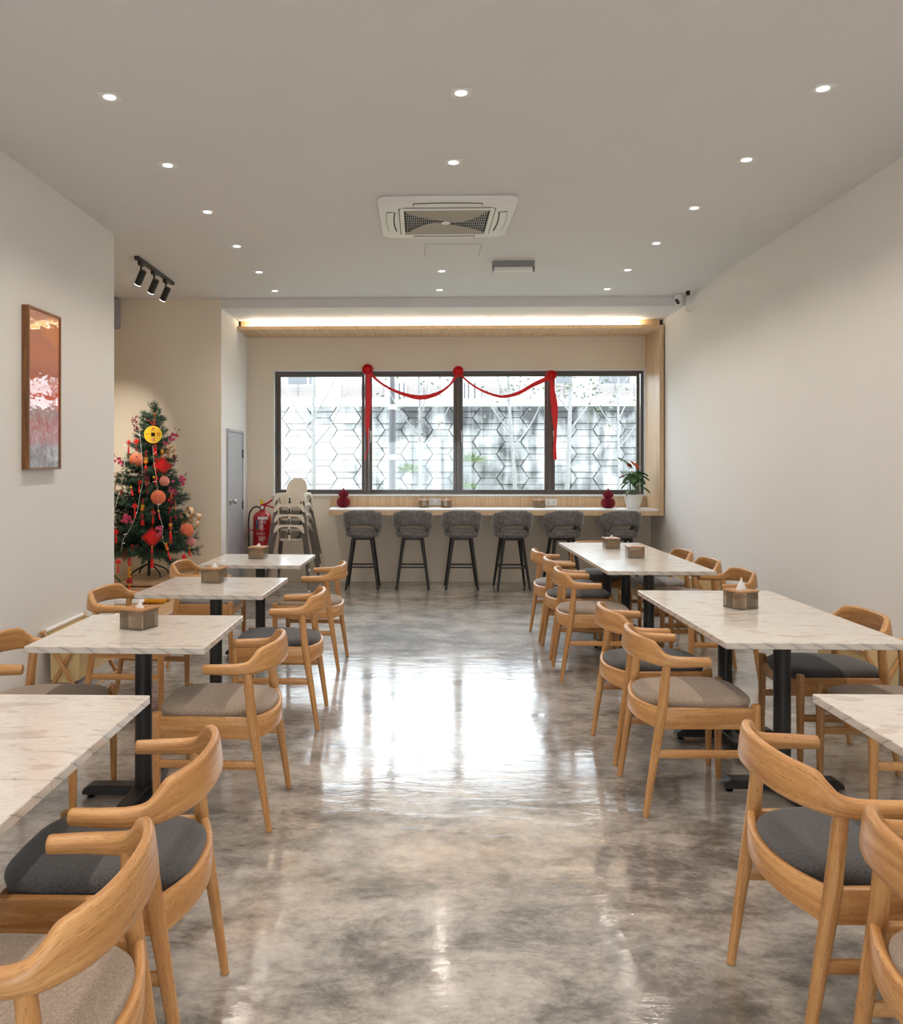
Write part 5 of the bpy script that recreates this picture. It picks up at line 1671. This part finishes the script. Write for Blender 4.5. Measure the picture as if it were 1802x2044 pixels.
def star_charm(label, loc, tilt=0.0):
    t = thing('star_charm', label, 'charm', loc, 0, 'small gold star charms on the tree')
    t.rotation_euler = (0, tilt, 0)
    MB().prism([((.016 if i % 2 == 0 else .0075) * math.sin(PI * i / 5), (.016 if i % 2 == 0 else .0075) * math.cos(PI * i / 5)) for i in range(10)], .008, T(0, .004, 0) @ RX(PI / 2)).build('star', 'yellow', t, 0)
    b = MB(); tassel(b, 0, -.022, .065, .011); b.tube([(0, 0, -.010), (0, 0, -.024)], .002, 6); b.build('tassel', 'red_tassel', t)
star_charm('gold star charm with tilted tassel above the middle orange ball', (-2.666, 8.14, 1.348), R(-18))
star_charm('gold star charm with tassel beside the gold bow by the wall', (-2.884, 8.11, 1.249), R(-10))
star_charm('gold star charm with orange-red tassel beneath the middle orange ball', (-2.593, 8.06, 1.017), R(-8))
star_charm('gold star charm hanging from the lowest branch tip toward the door', (-2.326, 8.20, .638), R(-4))

def big_knot(label, loc, tl, n_t=1):
    t = thing('big_knot', label, 'knot', loc, R(6), 'large red knots on the tree')
    b = MB()
    for i in range(-3, 4):
        b.tube([(-.052 - .004 * math.cos(i), i * .002, .0), (.052, i * .002, .0)], .0062, 6, True, T(0, 0, 0) @ RY(PI / 4) @ T(0, 0, i * .0135))
        b.tube([(0, -i * .002, -.052), (0, -i * .002, .052)], .0062, 6, True, RY(PI / 4) @ T(i * .0135, 0, 0))
    b.box((0, .002, 0), (.095, .008, .095), .003, RY(PI / 4))
    b.build('woven_knot', 'red', t)
    b = MB()
    for s in range(4):
        for i in range(-3, 4):
            c = Vector((i * .0145, 0, .062))
            b.tube([(c.x + .008 * math.cos(2 * PI * k / 8), 0, c.z + .010 * math.sin(2 * PI * k / 8)) for k in range(9)], .0026, 5, False, RY(PI / 4 + s * PI / 2))
    for sx in (1, -1):
        b.tube([(sx * .083 + .014 * math.cos(2 * PI * k / 10), 0, .014 * math.sin(2 * PI * k / 10)) for k in range(11)], .003, 5, False)
    b.build('loops', 'red', t)
    MB().tube([(0, 0, .075), (0, .008, .13)], .002, 5).build('hanging_cord', 'red_tassel', t)
    MB().lathe([(.006, -.083), (.010, -.09), (.009, -.10), (.006, -.106)], 10).build('bead', 'gold', t)
    b = MB()
    for k in range(n_t):
        tassel(b, .012 * k, -.106, tl, .0165)
    b.build('tassel', 'red_tassel', t)
big_knot('large red diamond knot high on the tree beneath the coin tassels', (-2.600, 8.20, 1.459), .09)
big_knot('large red diamond knot low on the tree with long hanging tassel', (-2.622, 7.95, .764), .19)

def cracker(label, loc, tilt, tl=.08, mat='red'):
    t = thing('firecracker_charm', label, 'charm', loc, 0, 'red and gold firecracker charms on the tree')
    t.rotation_euler = (0, tilt, 0)
    MB().lathe([(.012, -.026), (.0135, -.022), (.0135, .022), (.012, .026)], 12).build('roll', mat, t)
    b = MB()
    b.lathe([(.0138, .022), (.0142, .026), (.0142, .034), (.012, .036)], 12).lathe([(.0125, -.036), (.0142, -.034), (.0142, -.026), (.0138, -.022)], 12)
    b.span((-.005, -.0152, -.020), (.005, -.0125, .020))
    b.build('gold_band', 'gold', t)
    b = MB(); tassel(b, 0, -.045, tl, .0105); b.tube([(0, 0, -.036), (0, 0, -.046)], .002, 6); b.build('tassel', 'red_tassel', t)
cracker('red and gold firecracker charm between the berries and the upper red knot', (-2.665, 8.17, 1.46), R(-10), .10)
cracker('red and gold firecracker charm beside the middle orange ball', (-2.505, 8.20, 1.161), R(4), .09)
cracker('tilted red and gold firecracker charm at the bottom of the tree', (-2.495, 8.0, .67), R(-16), .09)
cracker('pink-red firecracker charm above the gold ribbon bow near the door side', (-2.470, 8.20, 1.065), R(-3), .09, 'pink')
cracker('small red and gold lantern charm at the very tip of the tree', (-2.722, 8.34, 1.965), 0, .04, 'red_gloss')

lg = thing('long_charm', 'long red and gold charm hanging far below the tree by the wall', 'charm', (-2.826, 7.90, .50))
b = MB()
b.tube([(.013 * math.cos(2 * PI * k / 14), 0, .03 + .038 * math.sin(2 * PI * k / 14)) for k in range(15)], .004, 6, False).tube([(.004 * math.cos(2 * PI * k / 14), 0, .03 + .03 * math.sin(2 * PI * k / 14)) for k in range(15)], .003, 6, False)
b.build('knot_loop', 'red', lg)
b = MB()
for k in range(5):
    b.ball(((-1) ** k * .006, 0, -.03 - k * .022), .017, 10, 6)
b.build('gold_ingots', 'gold', lg)
MB().ball((-.004, 0, -.155), .026, 14, 8, None, 0, (1.2, .8, .9)).span((.008, -.008, -.18), (.026, .008, -.10), .003).build('lucky_bag', 'red_gloss', lg)
MB().lathe([(.005, -.178), (.010, -.195), (.006, -.205)], 8).build('bead_cap', 'gold', lg)
b = MB(); tassel(b, -.003, -.205, .095, .018); b.build('tassel', 'red_tassel', lg)
gc = thing('gold_charm', 'small round gold charm hanging from a twig beneath the coin', 'charm', (-2.624, 8.27, 1.604))
MB().ball((0, 0, 0), .021, 12, 8, None, 0, (1, .6, 1.1)).build('gold_disc', 'gold', gc)
MB().tube([(0, 0, .02), (-.006, .006, .06)], .001, 4).build('hanging_cord', 'red_tassel', gc)
dr = thing('pouch_charm', 'dark red pouch charm with orange bead and red tassel', 'charm', (-2.522, 8.17, 1.115))
MB().lathe([(.002, -.022), (.018, -.016), (.022, 0), (.015, .018), (.008, .024)], 14).build('pouch', 'red_gloss', dr)
MB().ball((0, 0, -.043), .013, 10, 6).build('bead', 'orange_bead', dr)
b = MB(); tassel(b, .004, -.07, .065, .012); b.tube([(0, 0, -.054), (.004, 0, -.072)], .002, 5); b.build('tassel', 'red_tassel', dr)

def berries(label, loc, d, n=26, ln=.13, col='dark_red', seed=1):
    t = thing('berry_sprig', label, 'sprig', loc, 0, 'dark red berry sprigs in the tree')
    rn = random.Random(seed); d = Vector(d).normalized()
    e = d * ln
    st = MB().tube([(0, 0, 0), tuple(e * .9)], [.0022, .0012], 5)
    pos = []
    for i in range(n):
        f = rn.uniform(.15, 1.0)
        off = Vector((rn.gauss(0, 1), rn.gauss(0, .6), rn.gauss(0, 1))).normalized() * rn.uniform(.012, .034)
        p = e * f + off + d * .01
        pos.append(p)
        st.tube([tuple(e * f * .95), tuple(p)], .0009, 3)
    st.build('stem', 'bark', t)
    pm2 = None
    for p in pos:
        if pm2 is None:
            o = MB().ball((0, 0, 0), .0072, 8, 5).build('berry', col, t); pm2 = o.data
        else:
            o = bpy.data.objects.new('berry', pm2); C.objects.link(o); o.parent = t
        o.location = p
berries('dark red berry sprig sticking up near the top of the tree', (-2.875, 8.27, 1.78), (-.12, -.2, 1), 34, .17, seed=1)
berries('purple berry sprig hanging beside the upper orange ball', (-2.775, 8.10, 1.44), (.45, -.3, -.8), 34, .17, seed=2)
berries('dark red berry sprig pointing out above the small pink ball', (-2.56, 8.25, 1.40), (.5, -.2, .9), 20, .19, seed=3)
berries('dark red berry sprig over the gold bow, on the door side', (-2.50, 8.18, 1.02), (.25, -.3, .9), 34, .18, seed=4)
berries('red berry sprig drooping from the lowest branches by the wall', (-2.76, 7.96, .70), (-.75, -.2, -.65), 34, .20, 'red_gloss', 5)

def blossoms(label, loc, d, n=9, ln=.16, seed=1):
    t = thing('blossom_sprig', label, 'sprig', loc, 0, 'pink blossom sprigs in the tree')
    rn = random.Random(seed); d = Vector(d).normalized(); e = d * ln
    st = MB().tube(crom([(0, 0, 0), tuple(e * .5 + Vector((0, 0, .012))), tuple(e)], 4), .002, 5)
    fm_ = None
    spots = []
    for i in range(n):
        f = rn.uniform(.1, .95)
        p = e * f + Vector((rn.gauss(0, 1), rn.uniform(-.9, .2), rn.gauss(0, 1))).normalized() * rn.uniform(.015, .045)
        st.tube([tuple(e * f), tuple(p)], .0012, 4); spots.append(p)
    for k in range(3):
        q = e + Vector((rn.gauss(0, .02), 0, rn.uniform(.01, .05)))
        st.tube([tuple(e), tuple(q)], .001, 3).ball(tuple(q), .006, 6, 4)
    st.build('stem', 'bark', t)
    for p in spots:
        if fm_ is None:
            b = MB()
            for a in range(5):
                m = RZ(a * 2 * PI / 5) @ RY(-R(35))
                b.add([(0, 0, 0), (.012, -.011, .002), (.024, -.007, .006), (.027, 0, .005), (.024, .007, .006), (.012, .011, .002)], [[0, 1, 2, 3, 4, 5]], m)
            b.ball((0, 0, .004), .004, 6, 4)
            o = b.build('blossom', 'pink', t, 60, fix=False); fm_ = o.data
        else:
            o = bpy.data.objects.new('blossom', fm_); C.objects.link(o); o.parent = t
        o.matrix_local = T(*p) @ rot_to((rn.gauss(0, .5), -1, rn.gauss(0, .5)))
blossoms('pink blossom sprig at the tree edge by the wall, halfway up', (-3.0, 8.24, 1.48), (-.75, -.2, .55), 9, .18, 1)
blossoms('pink blossom sprig reaching out beside the yellow coin', (-2.64, 8.30, 1.68), (.8, -.1, .55), 9, .20, 2)
blossoms('pink blossom sprig reaching out beside the small pink ball', (-2.53, 8.22, 1.20), (.75, -.1, .65), 14, .22, 3)
blossoms('pink blossom sprig low among the branches beneath a red knot charm', (-2.87, 7.99, .93), (.1, -.6, .3), 13, .12, 4)
blossoms('pink blossom sprig beside the large low red knot', (-2.56, 7.99, .76), (.1, -.5, .5), 9, .13, 5)

def bow(label, loc, az, s=1.0, seed=1):
    t = thing('ribbon_bow', label, 'bow', loc, az, 'champagne mesh ribbon bows in the tree')
    rn = random.Random(seed)
    for k in range(5):
        a = R(20 + 72 * k + rn.uniform(-15, 15))
        pts = []
        for i in range(13):
            u = 2 * PI * i / 12
            rr = .062 * s * (1 - math.cos(u)) / 2 * 1.5
            pts.append((rr * math.cos(a) - .030 * s * math.sin(u) * math.sin(a), -.01 + .012 * math.sin(u), rr * math.sin(a) + .030 * s * math.sin(u) * math.cos(a)))
        rings = []
        for i, p in enumerate(pts):
            w = .030 * s * (.45 + .55 * math.sin(PI * i / 12))
            rings.append([(p[0], p[1] - w, p[2]), (p[0], p[1] + w, p[2]), (p[0], p[1] + w, p[2] + .0015), (p[0], p[1] - w, p[2] + .0015)])
        MB().loft(rings).build('loop', 'ribbon_gold', t, 50)
    MB().ball((0, -.02, 0), .014 * s, 10, 6).build('knot', 'ribbon_gold', t)
bow('champagne ribbon bow half behind the wall edge, middle of the tree', (-3.09, 8.22, 1.285), R(10), 1.2, 1)
bow('champagne ribbon bow on the upper door side of the tree, above the red knot', (-2.575, 8.33, 1.60), R(-10), .95, 2)
bow('champagne ribbon bow low on the door side, above the orange ball', (-2.345, 8.31, .925), R(-15), 1.25, 3)

def fairy(label, pts, seed):
    t = thing('fairy_lights', label, 'light string', (0, 0, 0), 0, 'white wired light strings on the tree')
    rn = random.Random(seed)
    P = crom([(x, y - .035, z) for x, y, z in pts], 6)
    MB().tube(P, .0022, 5).build('wire', 'wire', t)
    for i in range(3, len(P), 7):
        p = Vector(P[i]); q = p + Vector((rn.uniform(-.035, .035), -.012, rn.uniform(-.01, .025)))
        MB().tube([tuple(p), tuple(q)], .0018, 5).ball(tuple(q), .0045, 8, 5).build('bulb', 'bulb', t)
fairy('white light string running down the tree from the top berries to the wall side', [(-2.85, 8.27, 1.872), (-2.805, 8.21, 1.612), (-2.765, 8.13, 1.31), (-2.767, 8.07, 1.186), (-2.781, 8.0, .99), (-2.844, 7.96, .821), (-2.888, 7.94, .748), (-2.904, 7.93, .629)], 1)
fairy('white light string running from the coin down to the low firecracker charm', [(-2.695, 8.22, 1.663), (-2.662, 8.18, 1.46), (-2.611, 8.12, 1.234), (-2.584, 8.06, 1.036), (-2.534, 8.03, .864), (-2.529, 8.01, .767), (-2.506, 8.0, .694)], 2)
fairy('white light string looping through the tree edge nearest the wall', [(-2.96, 8.27, 1.75), (-2.97, 8.2, 1.55), (-2.955, 8.15, 1.40), (-3.0, 8.1, 1.15), (-3.02, 8.05, 1.0), (-2.99, 8.02, .9)], 3)
